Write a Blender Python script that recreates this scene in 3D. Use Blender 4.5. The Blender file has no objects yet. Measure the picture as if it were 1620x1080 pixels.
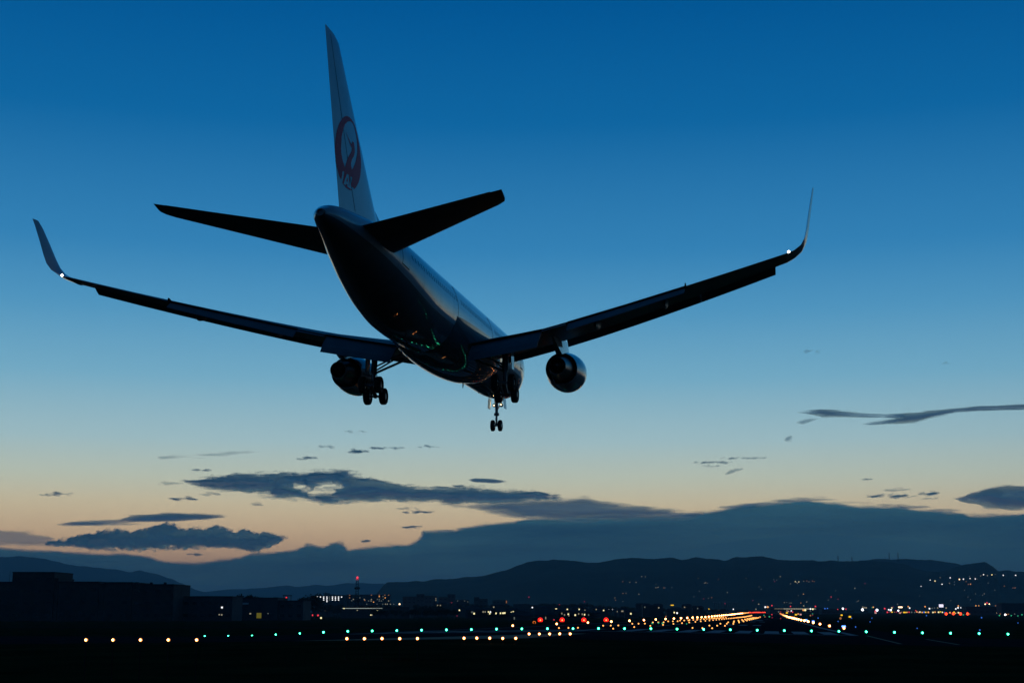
import bpy, bmesh, math, random
import numpy as np
from mathutils import Vector, Matrix, noise
random.seed(7)
scn = bpy.context.scene
COL = scn.collection
rad = math.radians

# ------------------------------------------------------------------ camera
F = 2250.0                       # focal length in pixels of a 1620 px wide frame (50 mm lens)
TILT = math.atan(427 / F)
CAMZ = 2.6
cd = bpy.data.cameras.new('camera'); cam = bpy.data.objects.new('camera', cd); COL.objects.link(cam)
cd.sensor_width = 36.0; cd.lens = 36.0 * F / 1620
cd.clip_start = 0.1; cd.clip_end = 200000
cam.location = (0, 0, CAMZ); cam.rotation_euler = (math.pi / 2 + TILT, 0, 0)
scn.camera = cam

# ------------------------------------------------------------------ sky
def lin(c, k=1.0):
    o = []
    for v in c[:3]:
        v = v / 255.0
        o.append(k * (v / 12.92 if v <= 0.04045 else ((v + 0.055) / 1.055) ** 2.4))
    return (*o, 1.0)
world = bpy.data.worlds.new('World'); scn.world = world; world.use_nodes = True
nt = world.node_tree; nt.nodes.clear()
def N(t, **k):
    n = nt.nodes.new(t)
    for a, b in k.items(): setattr(n, a, b)
    return n
def mth(op, a, b=None, c=None):
    n = N('ShaderNodeMath', operation=op)
    for i, v in enumerate((a, b, c)):
        if v is None: continue
        if isinstance(v, (int, float)): n.inputs[i].default_value = v
        else: nt.links.new(v, n.inputs[i])
    return n.outputs[0]
tc = N('ShaderNodeTexCoord'); sep = N('ShaderNodeSeparateXYZ'); nt.links.new(tc.outputs['Generated'], sep.inputs[0])
el = mth('ARCSINE', sep.outputs[2])
el = mth('MULTIPLY', el, 2 / math.pi)
def ramp(stops):
    r = N('ShaderNodeValToRGB'); cr = r.color_ramp
    while len(cr.elements) > 1: cr.elements.remove(cr.elements[-1])
    for i, (e, c) in enumerate(stops):
        p = max(0.0, e / 90.0)
        x = cr.elements[0] if i == 0 else cr.elements.new(p)
        x.position = p; x.color = lin(c)
    nt.links.new(el, r.inputs[0]); return r.outputs[0]
# the afterglow side of the sky: warm at the horizon, deep blue overhead
FRONT = [(0, (222, 172, 142)), (1.6, (240, 190, 148)), (2.9, (252, 214, 166)), (4.1, (243, 225, 184)),
         (5.15, (218, 226, 204)), (6.7, (180, 214, 220)), (9.2, (128, 188, 216)), (11.8, (88, 162, 206)),
         (14.3, (56, 138, 193)), (19.4, (14, 106, 168)), (24.2, (0, 88, 152)), (34, (0, 58, 108)),
         (58, (0, 36, 72)), (90, (0, 27, 58))]
# away from the afterglow
SIDE = [(0, (160, 148, 144)), (3, (164, 166, 158)), (5.5, (140, 176, 188)), (9, (96, 162, 196)), (14, (40, 127, 185)),
        (19.4, (6, 99, 163)), (26, (0, 72, 126)), (40, (0, 46, 90)), (90, (0, 27, 58))]
# opposite the afterglow: the earth's shadow rises
BACK = [(0, (24, 52, 76)), (6, (34, 68, 98)), (14, (22, 64, 100)), (30, (5, 46, 84)), (90, (0, 27, 58))]
A_ = ramp(FRONT); B_ = ramp(SIDE); C_ = ramp(BACK)
SUNAZ = rad(-8)
dx = mth('MULTIPLY', sep.outputs[0], math.sin(SUNAZ)); dy = mth('MULTIPLY', sep.outputs[1], math.cos(SUNAZ))
dt = mth('ADD', dx, dy)
hl = mth('SQRT', mth('ADD', mth('MULTIPLY', sep.outputs[0], sep.outputs[0]), mth('ADD', mth('MULTIPLY', sep.outputs[1], sep.outputs[1]), 1e-6)))
ca = mth('DIVIDE', dt, hl)
def mr(v, a, b):
    n = N('ShaderNodeMapRange'); n.interpolation_type = 'SMOOTHSTEP'; nt.links.new(v, n.inputs[0])
    n.inputs[1].default_value = a; n.inputs[2].default_value = b; return n.outputs[0]
f1 = mr(ca, 1.0, 0.55); f2 = mr(ca, 0.55, -0.6)
def mix(f, a, b):
    n = N('ShaderNodeMix', data_type='RGBA'); nt.links.new(f, n.inputs[0]); nt.links.new(a, n.inputs[6]); nt.links.new(b, n.inputs[7]); return n.outputs[2]
sky = mix(f2, mix(f1, A_, B_), C_)
bg = N('ShaderNodeBackground'); bg.inputs[1].default_value = 1.0
wo = N('ShaderNodeOutputWorld'); nt.links.new(sky, bg.inputs[0]); nt.links.new(bg.outputs[0], wo.inputs[0])
scn.view_settings.view_transform = 'Standard'; scn.view_settings.look = 'None'
scn.view_settings.exposure = 0; scn.view_settings.gamma = 1
scn.cycles.use_denoising = True
scn.cycles.max_bounces = 8; scn.cycles.transparent_max_bounces = 16
scn.cycles.volume_bounces = 0
scn.cycles.sample_clamp_indirect = 4

# ------------------------------------------------------------------ helpers
MATS = {}
def mat(name, color, rough=0.6, spec=0.5, metal=0.0, bump=0.0, bscale=5.0, var=0.0, vscale=1.0, emit=None, estr=0.0, coat=0.0, stretch=None):
    if name in MATS: return MATS[name]
    m = bpy.data.materials.new(name); m.use_nodes = True
    t = m.node_tree; p = t.nodes['Principled BSDF']
    p.inputs['Base Color'].default_value = (*color[:3], 1); p.inputs['Roughness'].default_value = rough
    p.inputs['Specular IOR Level'].default_value = spec; p.inputs['Metallic'].default_value = metal
    p.inputs['Coat Weight'].default_value = coat
    co = t.nodes.new('ShaderNodeTexCoord')
    src = co.outputs['Object']
    if stretch:
        mp = t.nodes.new('ShaderNodeMapping'); mp.inputs['Scale'].default_value = stretch
        t.links.new(src, mp.inputs[0]); src = mp.outputs[0]
    if var:
        n = t.nodes.new('ShaderNodeTexNoise'); n.inputs['Scale'].default_value = vscale; n.inputs['Detail'].default_value = 6
        t.links.new(src, n.inputs['Vector'])
        r = t.nodes.new('ShaderNodeMapRange'); r.inputs[1].default_value = .3; r.inputs[2].default_value = .7
        r.inputs[3].default_value = 1 - var; r.inputs[4].default_value = 1 + var
        t.links.new(n.outputs[0], r.inputs[0])
        x = t.nodes.new('ShaderNodeMix'); x.data_type = 'RGBA'; x.blend_type = 'MULTIPLY'; x.inputs[0].default_value = 1
        x.inputs[6].default_value = (*color[:3], 1); t.links.new(r.outputs[0], x.inputs[7])
        t.links.new(x.outputs[2], p.inputs['Base Color'])
    if bump:
        n = t.nodes.new('ShaderNodeTexNoise'); n.inputs['Scale'].default_value = bscale; n.inputs['Detail'].default_value = 3
        t.links.new(src, n.inputs['Vector'])
        b = t.nodes.new('ShaderNodeBump'); b.inputs['Strength'].default_value = bump; b.inputs['Distance'].default_value = .05
        t.links.new(n.outputs[0], b.inputs['Height']); t.links.new(b.outputs[0], p.inputs['Normal'])
    if emit:
        p.inputs['Emission Color'].default_value = (*emit[:3], 1); p.inputs['Emission Strength'].default_value = estr
    MATS[name] = m; return m
def lamp_mat(name, rgb, k):
    return mat(name, (.02, .02, .02), rough=.4, emit=rgb, estr=k)

def link(name, me, parent=None):
    o = bpy.data.objects.new(name, me); COL.objects.link(o)
    if parent: o.parent = parent
    return o
class MB:
    def __init__(s): s.v = []; s.f = []; s.m = []; s.cur = 0
    def add(s, vs, fs, mi=None):
        b = len(s.v); s.v += [tuple(v) for v in vs]; s.f += [tuple(b + i for i in f) for f in fs]
        s.m += [s.cur if mi is None else mi] * len(fs); return s
    def box(s, x0, x1, y0, y1, z0, z1):
        vs = [(x, y, z) for z in (z0, z1) for y in (y0, y1) for x in (x0, x1)]
        return s.add(vs, [(0, 2, 3, 1), (4, 5, 7, 6), (0, 1, 5, 4), (2, 6, 7, 3), (0, 4, 6, 2), (1, 3, 7, 5)])
    def tube(s, p0, p1, r0, r1=None, n=10, caps=True):
        p0 = Vector(p0); p1 = Vector(p1); r1 = r0 if r1 is None else r1
        d = (p1 - p0).normalized(); a = d.orthogonal().normalized(); b = d.cross(a)
        vs = []
        for p, r in ((p0, r0), (p1, r1)):
            for i in range(n):
                t = 2 * math.pi * i / n; vs.append(p + (a * math.cos(t) + b * math.sin(t)) * r)
        fs = [(i, (i + 1) % n, n + (i + 1) % n, n + i) for i in range(n)]
        if caps: fs += [tuple(reversed(range(n))), tuple(range(n, 2 * n))]
        return s.add(vs, fs)
    def lathe(s, c, axis, prof, n=24, closed=False):
        """prof: list of (t along axis, radius)"""
        c = Vector(c); d = Vector(axis).normalized(); a = d.orthogonal().normalized(); b = d.cross(a)
        vs = []; k = len(prof)
        for t, r in prof:
            for i in range(n):
                w = 2 * math.pi * i / n; vs.append(c + d * t + (a * math.cos(w) + b * math.sin(w)) * max(r, 1e-4))
        fs = []
        for j in range(k - 1 + (1 if closed else 0)):
            j2 = (j + 1) % k
            for i in range(n):
                i2 = (i + 1) % n; fs.append((j * n + i, j * n + i2, j2 * n + i2, j2 * n + i))
        return s.add(vs, fs)
    def ball(s, c, r, n=10, m=6, sz=1.0):
        return s.lathe((c[0], c[1], c[2]), (0, 0, 1), [(-r * sz * math.cos(math.pi * j / m), r * math.sin(math.pi * j / m)) for j in range(m + 1)], n)
    def rings(s, rings, caps=True):
        n = len(rings[0]); vs = [p for r in rings for p in r]; fs = []
        for j in range(len(rings) - 1):
            for i in range(n):
                i2 = (i + 1) % n; fs.append((j * n + i, j * n + i2, (j + 1) * n + i2, (j + 1) * n + i))
        if caps: fs += [tuple(reversed(range(n))), tuple((len(rings) - 1) * n + i for i in range(n))]
        return s.add(vs, fs)
    def mesh(s, name, mats, smooth=False, fix=True):
        me = bpy.data.meshes.new(name); me.from_pydata(s.v, [], s.f)
        for m in (mats if isinstance(mats, (list, tuple)) else [mats]): me.materials.append(m)
        me.polygons.foreach_set('material_index', s.m)
        if fix:
            bm = bmesh.new(); bm.from_mesh(me); bmesh.ops.recalc_face_normals(bm, faces=bm.faces); bm.to_mesh(me); bm.free()
        me.polygons.foreach_set('use_smooth', [smooth] * len(me.polygons))
        if smooth:
            me.set_sharp_from_angle(angle=rad(38))
        me.update(); return me
    def build(s, name, mats, parent=None, smooth=False, fix=True):
        return link(name, s.mesh(name, mats, smooth, fix), parent)
def tag(o, label=None, cat=None, group=None, kind=None):
    if label: o['label'] = label
    if cat: o['category'] = cat
    if group: o['group'] = group
    if kind: o['kind'] = kind
    return o
def empty(name, loc=(0, 0, 0), parent=None):
    o = bpy.data.objects.new(name, None); COL.objects.link(o); o.location = loc; o.empty_display_size = .3
    if parent: o.parent = parent
    return o
def copy_tree(o, parent=None):
    c = o.copy(); COL.objects.link(c); c.parent = parent
    for ch in list(o.children): copy_tree(ch, c)
    return c
def at(u, v, Y):
    """point Y metres in front of the camera that the photograph shows at pixel (u, v)"""
    c, s = math.cos(TILT), math.sin(TILT)
    d = Vector((u - 810, F * c - (540 - v) * s, F * s + (540 - v) * c))
    d *= Y / d.y
    return Vector((d.x, Y, d.z + CAMZ))
def interp(x, xs, ys):
    return float(np.interp(x, xs, ys))
def fbm(x, y, z=0.0, o=4):
    return noise.fractal(Vector((x, y, z)), 1.0, 2.0, o)
ORD = ['first', 'second', 'third', 'fourth', 'fifth', 'sixth', 'seventh', 'eighth', 'ninth', 'tenth', 'eleventh', 'twelfth', 'thirteenth',
       'fourteenth', 'fifteenth', 'sixteenth', 'seventeenth', 'eighteenth', 'nineteenth', 'twentieth']
TENS = {20: 'twenty', 30: 'thirty', 40: 'forty', 50: 'fifty'}
TH = {20: 'twentieth', 30: 'thirtieth', 40: 'fortieth', 50: 'fiftieth'}
def nth(i):
    i += 1
    if i <= 20: return ORD[i - 1]
    if i % 10 == 0: return TH[i]
    return TENS[i - i % 10] + '-' + ORD[i % 10 - 1]

# ------------------------------------------------------------------ airport frame
AZ = math.atan((1223 - 810) * math.cos(TILT) / F)
RS, RC = math.sin(AZ), math.cos(AZ)
CL = -20.6                                    # the runway's centre line, metres right of the camera's line
BASE_D = [-400, 60, 120, 165, 290, 410, 590, 1137, 1700, 2300, 3165, 3400, 4000, 24000]
BASE_Z = [0, 0, 0, 0, -.45, -.7, -1.05, -2.0, -1.8, -1.0, -.2, -.2, -.2, -.2]
FADE_D = [-400, 60, 120, 3165, 3400, 24000]; FADE = [0, 0, 1, 1, 0, 0]
CR_L = [-24000, CL - 48, CL, CL + 48, 24000]; CR_Z = [-.3, -.3, .4, -.3, -.3]
def ground(D, l):
    return interp(D, BASE_D, BASE_Z) + interp(D, FADE_D, FADE) * interp(l, CR_L, CR_Z)
def ap(D, l, dz=0.0):
    return Vector((D * RS + l * RC, D * RC - l * RS, ground(D, l) + dz))
def to_ap(x, y):
    return x * RS + y * RC, x * RC - y * RS
def gz(x, y):
    return ground(*to_ap(x, y))
DK = sorted(set(BASE_D + FADE_D)); LK = CR_L[1:-1]
def sheet(name, m, quads, dz, **k):
    """flat sheets on the ground, cut along the ground's own folds; quads: (D0, D1, l0a, l1a, l0b, l1b)"""
    b = MB()
    for (D0, D1, a0, a1, b0, b1) in quads:
        ds = [D0] + [d for d in DK if D0 < d < D1] + [D1]
        n = 1
        for i in range(len(ds) - 1):
            row = []
            for D in (ds[i], ds[i + 1]):
                t = (D - D0) / (D1 - D0); l0 = a0 + (b0 - a0) * t; l1 = a1 + (b1 - a1) * t
                ls = [l0] + [l for l in LK if min(a0, b0) < l < max(a1, b1)] + [l1]
                row.append([ap(D, l, dz) for l in ls])
            if len(row[0]) != len(row[1]): continue
            q = len(row[0]); b.add(row[0] + row[1], [(j, j + 1, q + j + 1, q + j) for j in range(q - 1)])
    return b.build(name, m, fix=False, **k)

grass = mat('dark_grass', (.018, .026, .010), rough=1, spec=0, var=.5, vscale=.15, bump=.6, bscale=3)
asphalt = mat('asphalt', (.024, .024, .025), rough=1, spec=0, var=.3, vscale=.3, bump=.15, bscale=20)
paint = mat('runway_paint', (.34, .34, .33), rough=.9, spec=.02, var=.25, vscale=1.5)
yellow_paint = mat('taxi_paint', (.24, .22, .15), rough=.9, spec=.02, var=.25, vscale=1.5)

gb = MB()
Ds = sorted(set(DK + [-2000, 0, 30, 90, 140, 220, 800, 1400, 6000, 9000, 14000, 19000]))
Ls = sorted(set(CR_L + [-12000, -6000, -3000, -1500, -800, -400, -200, -120, 80, 160, 400, 800, 1500, 3000, 6000, 12000]))
vs = [ap(D, l) for D in Ds for l in Ls]; q = len(Ls)
gb.add(vs, [(i * q + j, i * q + j + 1, (i + 1) * q + j + 1, (i + 1) * q + j) for i in range(len(Ds) - 1) for j in range(q - 1)])
tag(gb.build('ground', grass, fix=False), kind='structure')
tag(sheet('runway', asphalt, [(165, 3165, CL - 37, CL + 37, CL - 37, CL + 37)], .006), kind='structure')
tag(sheet('runway_overrun', asphalt, [(120, 165, CL - 37, CL + 37, CL - 37, CL + 37), (122, 163, -170, CL - 37.2, -150, CL - 37.2), (122, 163, CL + 37.2, 62, CL + 37.2, 62)], .006), kind='structure')
tag(sheet('taxiway', asphalt, [(700, 723, CL + 37.2, 420, CL + 37.2, 420), (290, 310, -330, CL - 37.2, -330, CL - 37.2), (900, 920, CL + 37.2, 500, CL + 37.2, 500)], .006), kind='structure')
# painted markings: threshold bar, threshold stripes, edge lines, centre dashes, aiming points, taxi lines
tag(sheet('threshold_line', paint, [(166.5, 168.3, CL - 30, CL + 30, CL - 30, CL + 30)], .012), kind='structure')
tag(sheet('runway_edge_lines', paint, [(169, 3160, CL - 30, CL - 29.1, CL - 30, CL - 29.1), (169, 3160, CL + 29.1, CL + 30, CL + 29.1, CL + 30)], .012), kind='structure')
st = []
for k in range(8):
    for s in (-1, 1):
        a = CL + s * (2.2 + 3.45 * k); b_ = a + s * 1.8
        st.append((172, 202, min(a, b_), max(a, b_), min(a, b_), max(a, b_)))
tag(sheet('threshold_stripes', paint, st, .012), kind='structure')
tag(sheet('centre_line_dashes', paint, [(d, d + 30, CL - .45, CL + .45, CL - .45, CL + .45) for d in range(260, 3100, 50)], .012), kind='structure')
tag(sheet('aiming_point_bars', paint, [(565, 625, CL + s * 12 - 4.5, CL + s * 12 + 4.5, CL + s * 12 - 4.5, CL + s * 12 + 4.5) for s in (-1, 1)] +
    [(d, d + 22, CL + s * (11 + 3 * k) - .9, CL + s * (11 + 3 * k) + .9, CL + s * (11 + 3 * k) - .9, CL + s * (11 + 3 * k) + .9) for d in (315, 465, 765) for s in (-1, 1) for k in range(3)], .012), kind='structure')
def seg(p, q_, w):   # a painted line between two ground points in world x, y
    D0, l0 = to_ap(*p); D1, l1 = to_ap(*q_)
    if D0 > D1: D0, l0, D1, l1 = D1, l1, D0, l0
    return (D0, D1, l0 - w / 2, l0 + w / 2, l1 - w / 2, l1 + w / 2)
tag(sheet('taxi_lines', yellow_paint, [seg((40.2, 165), (32.5, 121.5), .35), seg((41.6, 146), (37.5, 122), .35), seg((-19, 126), (8, 150), .4)], .012), kind='structure')

# ------------------------------------------------------------------ hills
def ridge_pts(lst): return [p[0] for p in lst], [p[1] for p in lst]
R_LEFT = [(-1150, 968), (-950, 948), (-700, 926), (-500, 905), (-300, 893), (-150, 889), (0, 881), (25, 880), (60, 884), (85, 889), (110, 895), (150, 898), (190, 902), (203, 905.5), (218, 902), (245, 908), (270, 916), (290, 925), (310, 933), (328, 938), (345, 946), (370, 958), (400, 968)]
R_MID = [(120, 968), (200, 955), (260, 946), (320, 937), (350, 933), (400, 931), (430, 928.5), (455, 926), (470, 928.5), (495, 925), (520, 926), (550, 922), (585, 923), (612, 924), (640, 926), (700, 934), (800, 955), (860, 968)]
R_RIGHT = [(560, 968), (585, 950), (606, 925), (612, 920.5), (640, 921), (680, 918), (720, 915), (745, 912), (762, 911), (800, 903), (825, 895), (850, 887), (875, 885), (900, 888), (950, 889), (985, 885), (1000, 884), (1035, 886), (1065, 883), (1080, 885), (1103, 881), (1122, 885), (1150, 886), (1168, 882), (1190, 880.5), (1225, 882.5), (1240, 885), (1252, 888), (1268, 889), (1290, 887), (1320, 887), (1345, 889), (1365, 888.5), (1405, 890), (1433, 893.5), (1461, 900), (1489, 906.5), (1513, 899), (1530, 894), (1545, 891.5), (1563, 890.5), (1575, 896), (1584, 903.5), (1600, 901.5), (1620, 904), (1700, 911), (1850, 900), (2100, 915), (2400, 950)]
hill_mats = mat('wooded_hillside', (.030, .038, .022), rough=1.0, spec=.05, var=.4, vscale=.004)
def hill_h(x, Y, ridge, Yr, Yf, amp):
    """height of a hillside; x and Y in metres"""
    u0 = 810 + 2290.2 * x / Y
    vr = interp(u0, *ridge); zr = CAMZ + (967 - vr) / 2290.2 * Yr
    if Y <= Yr:
        t = max(0, (Y - Yf) / (Yr - Yf)); h = (zr + 8) * t ** 1.25 - 8
    else:
        t = max(0, 1 - (Y - Yr) / (Yr * .25)); h = (zr + 8) * t ** 1.1 - 8
    e = min(1.0, t * 1.6) * (1 - .85 * t)
    n = fbm(x / 900, Y / 1400, 3, 5) * amp * e + fbm(x / 110, Y / 260, 9, 4) * 9 * t
    return h + n * (0 if zr < 8 else 1)
HILLS = {}
def hill(name, ridge, Yr, Yf, amp, step=4):
    HILLS[name] = (ridge, Yr, Yf, amp)
    us = np.arange(ridge[0][0], ridge[0][-1] + step, step)
    ys = list(np.linspace(Yf, Yr, 22)) + list(np.linspace(Yr * 1.02, Yr * 1.25, 5))
    b = MB(); vs = []
    for Y in ys:
        for u in us:
            x = (u - 810) / 2290.2 * Y; vs.append((x, Y, hill_h(x, Y, ridge, Yr, Yf, amp)))
    q = len(us)
    b.add(vs, [(i * q + j, i * q + j + 1, (i + 1) * q + j + 1, (i + 1) * q + j) for i in range(len(ys) - 1) for j in range(q - 1)])
    return tag(b.build(name, hill_mats, smooth=False, fix=False), kind='structure')
hill('far_left_hills', ridge_pts(R_LEFT), 15500, 11500, 60)
hill('far_middle_hills', ridge_pts(R_MID), 17500, 14800, 30)
R_BACK = [(1180, 930), (1250, 905), (1300, 893), (1345, 888), (1365, 886.5), (1405, 884), (1430, 885), (1460, 885.5), (1497, 888.5), (1525, 893), (1560, 900), (1620, 925)]
hill('right_back_hills', ridge_pts(R_BACK), 9800, 8200, 30)
hill('right_hills', ridge_pts(R_RIGHT), 6800, 3900, 55, 3)

# ------------------------------------------------------------------ haze
hm = bpy.data.materials.new('haze_air'); hm.use_nodes = True; t = hm.node_tree; t.nodes.clear()
pv = t.nodes.new('ShaderNodeVolumePrincipled'); mo = t.nodes.new('ShaderNodeOutputMaterial')
pv.inputs['Color'].default_value = (.54, .88, 1.0, 1); pv.inputs['Density'].default_value = 6.2e-5; pv.inputs['Anisotropy'].default_value = .1
t.links.new(pv.outputs[0], mo.inputs['Volume'])
hz = MB().box(-26000, 26000, -3000, 25000, -4.0, 700).build('haze', hm)
tag(hz, kind='stuff')

# ------------------------------------------------------------------ clouds
def cloud_mat(name, k, body, trans, sx=1.0, scale=1.0, fine=.35, tcol=(.42, .86, 1.0)):
    m = bpy.data.materials.new(name); m.use_nodes = True; t = m.node_tree; t.nodes.clear(); L = t.links.new
    at_ = t.nodes.new('ShaderNodeAttribute'); at_.attribute_name = 'edge'
    co = t.nodes.new('ShaderNodeTexCoord'); mp = t.nodes.new('ShaderNodeMapping'); mp.inputs['Scale'].default_value = (.0016 * scale / sx, .0016 * scale, .0042 * scale)
    L(co.outputs['Object'], mp.inputs[0])
    n = t.nodes.new('ShaderNodeTexNoise'); n.inputs['Scale'].default_value = 1; n.inputs['Detail'].default_value = 7; n.inputs['Roughness'].default_value = .62
    L(mp.outputs[0], n.inputs['Vector'])
    s = t.nodes.new('ShaderNodeMath'); s.operation = 'MULTIPLY_ADD'; L(n.outputs[0], s.inputs[0]); s.inputs[1].default_value = 2 * fine; s.inputs[2].default_value = -fine
    a = t.nodes.new('ShaderNodeMath'); a.operation = 'ADD'; L(at_.outputs['Fac'], a.inputs[0]); L(s.outputs[0], a.inputs[1])
    r = t.nodes.new('ShaderNodeMapRange'); r.interpolation_type = 'SMOOTHSTEP'; L(a.outputs[0], r.inputs[0]); r.inputs[1].default_value = .10; r.inputs[2].default_value = .80; r.inputs[4].default_value = k
    mp2 = t.nodes.new('ShaderNodeMapping'); mp2.inputs['Scale'].default_value = (.00055 * scale / sx, .0006 * scale, .0030 * scale); L(co.outputs['Object'], mp2.inputs[0])
    n2 = t.nodes.new('ShaderNodeTexNoise'); n2.inputs['Scale'].default_value = 1; n2.inputs['Detail'].default_value = 6; n2.inputs['Roughness'].default_value = .58; L(mp2.outputs[0], n2.inputs['Vector'])
    r2 = t.nodes.new('ShaderNodeMapRange'); L(n2.outputs[0], r2.inputs[0]); r2.inputs[1].default_value = .3; r2.inputs[2].default_value = .72; r2.inputs[3].default_value = trans - .34; r2.inputs[4].default_value = min(.97, trans + .34)
    tr = t.nodes.new('ShaderNodeBsdfTransparent'); d = t.nodes.new('ShaderNodeBsdfDiffuse'); tl = t.nodes.new('ShaderNodeBsdfTranslucent')
    d.inputs[0].default_value = (*body, 1); tl.inputs[0].default_value = (*tcol, 1)
    x = t.nodes.new('ShaderNodeMixShader'); L(r2.outputs[0], x.inputs[0]); L(d.outputs[0], x.inputs[1]); L(tl.outputs[0], x.inputs[2])
    y = t.nodes.new('ShaderNodeMixShader'); L(r.outputs[0], y.inputs[0]); L(tr.outputs[0], y.inputs[1]); L(x.outputs[0], y.inputs[2])
    o = t.nodes.new('ShaderNodeOutputMaterial'); L(y.outputs[0], o.inputs[0]); return m
def signed(P, U, V):
    """signed distance (positive inside) from points to polygon"""
    x, y = U, V; inside = np.zeros(U.shape, bool); dist = np.full(U.shape, 1e9); n = len(P)
    for i in range(n):
        (x0, y0), (x1, y1) = P[i], P[(i + 1) % n]
        c = ((y0 > y) != (y1 > y)) & (x < (x1 - x0) * (y - y0) / ((y1 - y0) or 1e-9) + x0); inside ^= c
        dx, dy = x1 - x0, y1 - y0; tt = np.clip(((x - x0) * dx + (y - y0) * dy) / (dx * dx + dy * dy + 1e-9), 0, 1)
        dist = np.minimum(dist, np.hypot(x - x0 - tt * dx, (y - y0 - tt * dy) * 1.0))
    return np.where(inside, dist, -dist)
def cloud(label, polys, Y, m, thick=500, step=(3, 1.5), soft=6, rough=2.0, nx=30, ny=9, holes=(), seed=0, name='cloud', deep=26, lumpy=.12, rough2=0.0):
    allp = [p for P in polys for p in P]
    u0 = min(p[0] for p in allp) - 8; u1 = max(p[0] for p in allp) + 8; v0 = min(p[1] for p in allp) - 6; v1 = max(p[1] for p in allp) + 6
    us = np.arange(u0, u1, step[0]); vv = np.arange(v0, v1, step[1]); U, V = np.meshgrid(us, vv)
    sd = np.max([signed(P, U, V) for P in polys], axis=0)
    for H in holes: sd = np.minimum(sd, -signed(H, U, V))
    nz = np.array([[fbm(u / nx + seed * 7.1, v / ny, seed * 3.3, 5) for u in us] for v in vv])
    sd = sd + nz * rough
    if rough2: sd = sd + rough2 * np.array([[fbm(u / 6.5 + seed * 3.3, v / 4.5, seed, 4) for u in us] for v in vv])
    sd = sd + .12 * soft
    bul = np.clip(sd / deep, 0, 1) ** .5
    px = Y / 2290.0; b = MB(); H_, W_ = U.shape; fi = -np.ones(U.shape, int); bi = -np.ones(U.shape, int)
    pos = []; edge = []
    keep = np.zeros((H_ - 1, W_ - 1), bool); sdp = sd > 0
    keep = sdp[:-1, :-1] | sdp[1:, :-1] | sdp[:-1, 1:] | sdp[1:, 1:]
    lump = lambda u, v: 1 + lumpy * fbm(u / 22 + seed, v / 10, 5, 4)
    for i in range(H_ - 1):
        for j in range(W_ - 1):
            if not keep[i, j]: continue
            for (a, c) in ((i, j), (i, j + 1), (i + 1, j + 1), (i + 1, j)):
                if fi[a, c] < 0:
                    p = at(U[a, c], V[a, c], Y); w = bul[a, c] * thick * lump(U[a, c], V[a, c])
                    fi[a, c] = len(pos); pos.append((p.x, p.y - w, p.z)); edge.append(float(np.clip(sd[a, c] / soft, 0, 1)))
                    if bul[a, c] > 0:
                        bi[a, c] = len(pos); pos.append((p.x, p.y + w, p.z)); edge.append(edge[-1])
                    else: bi[a, c] = fi[a, c]
    fs = []
    for i in range(H_ - 1):
        for j in range(W_ - 1):
            if keep[i, j]:
                fs.append((fi[i, j], fi[i + 1, j], fi[i + 1, j + 1], fi[i, j + 1])); fs.append((bi[i, j], bi[i, j + 1], bi[i + 1, j + 1], bi[i + 1, j]))
    if not pos: return None
    me = bpy.data.meshes.new(name); c0 = Vector(pos[0]); c0 = sum((Vector(p) for p in pos), Vector()) / len(pos)
    me.from_pydata([tuple(Vector(p) - c0) for p in pos], [], [tuple(int(k) for k in f) for f in fs]); me.materials.append(m)
    at_ = me.attributes.new('edge', 'FLOAT', 'POINT'); at_.data.foreach_set('value', edge)
    me.polygons.foreach_set('use_smooth', [True] * len(me.polygons))
    o = link(name, me); o.location = c0
    return tag(o, label, 'cloud')
cm_dense = cloud_mat('cloud_dense', 1.0, (.64, .88, .98), .62, sx=2.2, scale=.9, fine=.45)
cm_bank = cloud_mat('cloud_bank_body', 1.0, (.70, .96, 1.0), .62, tcol=(.40, .90, 1.0), sx=2.6, scale=.45, fine=.45)
cm_puff = cloud_mat('cloud_puffy', 1.0, (.58, .84, .96), .55, sx=1.2, scale=1.0, fine=.4, tcol=(.40, .88, 1.0))
cm_streak = cloud_mat('cloud_streaky', .9, (.50, .74, .90), .6, sx=4.0, scale=1.0, fine=.5)
cm_wisp = cloud_mat('cloud_wispy', .42, (.58, .78, .90), .65, sx=5.0, scale=.9, fine=.6)
BANK = [(-640, 968), (-600, 925), (-470, 885), (-340, 862), (-260, 852), (-100, 858), (0, 862), (38, 865.6), (100, 869), (142, 873), (214, 873), (237, 878), (268, 886), (329, 887), (383, 879.5), (402, 873.5), (440, 871.5), (471, 867), (490, 857), (513, 863.7), (524, 857), (541, 852), (549, 863), (553, 867.5), (596, 862), (645, 858.5), (658, 853), (664.5, 846), (668, 836.5), (722, 835.5), (760, 827), (806, 822.5), (833, 817.5), (913, 814.5), (974, 815), (1074, 814), (1111, 806.5), (1140, 803), (1168, 797.5), (1214, 794), (1237, 789.8), (1287, 790), (1317, 793), (1337, 797), (1421, 800), (1497, 808.5), (1528, 813.5), (1574, 811), (1620, 811), (1750, 806), (1900, 820), (2060, 850), (2160, 900), (2200, 968)]
cloud('broad slate blue cloud bank lying along the whole horizon behind the hills', [BANK], 40000, cm_bank, thick=1500, lumpy=0.0, step=(2.5, 1.3), rough2=.8, soft=13, rough=2.6, nx=30, ny=5, seed=1, name='cloud_bank', deep=60)
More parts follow.
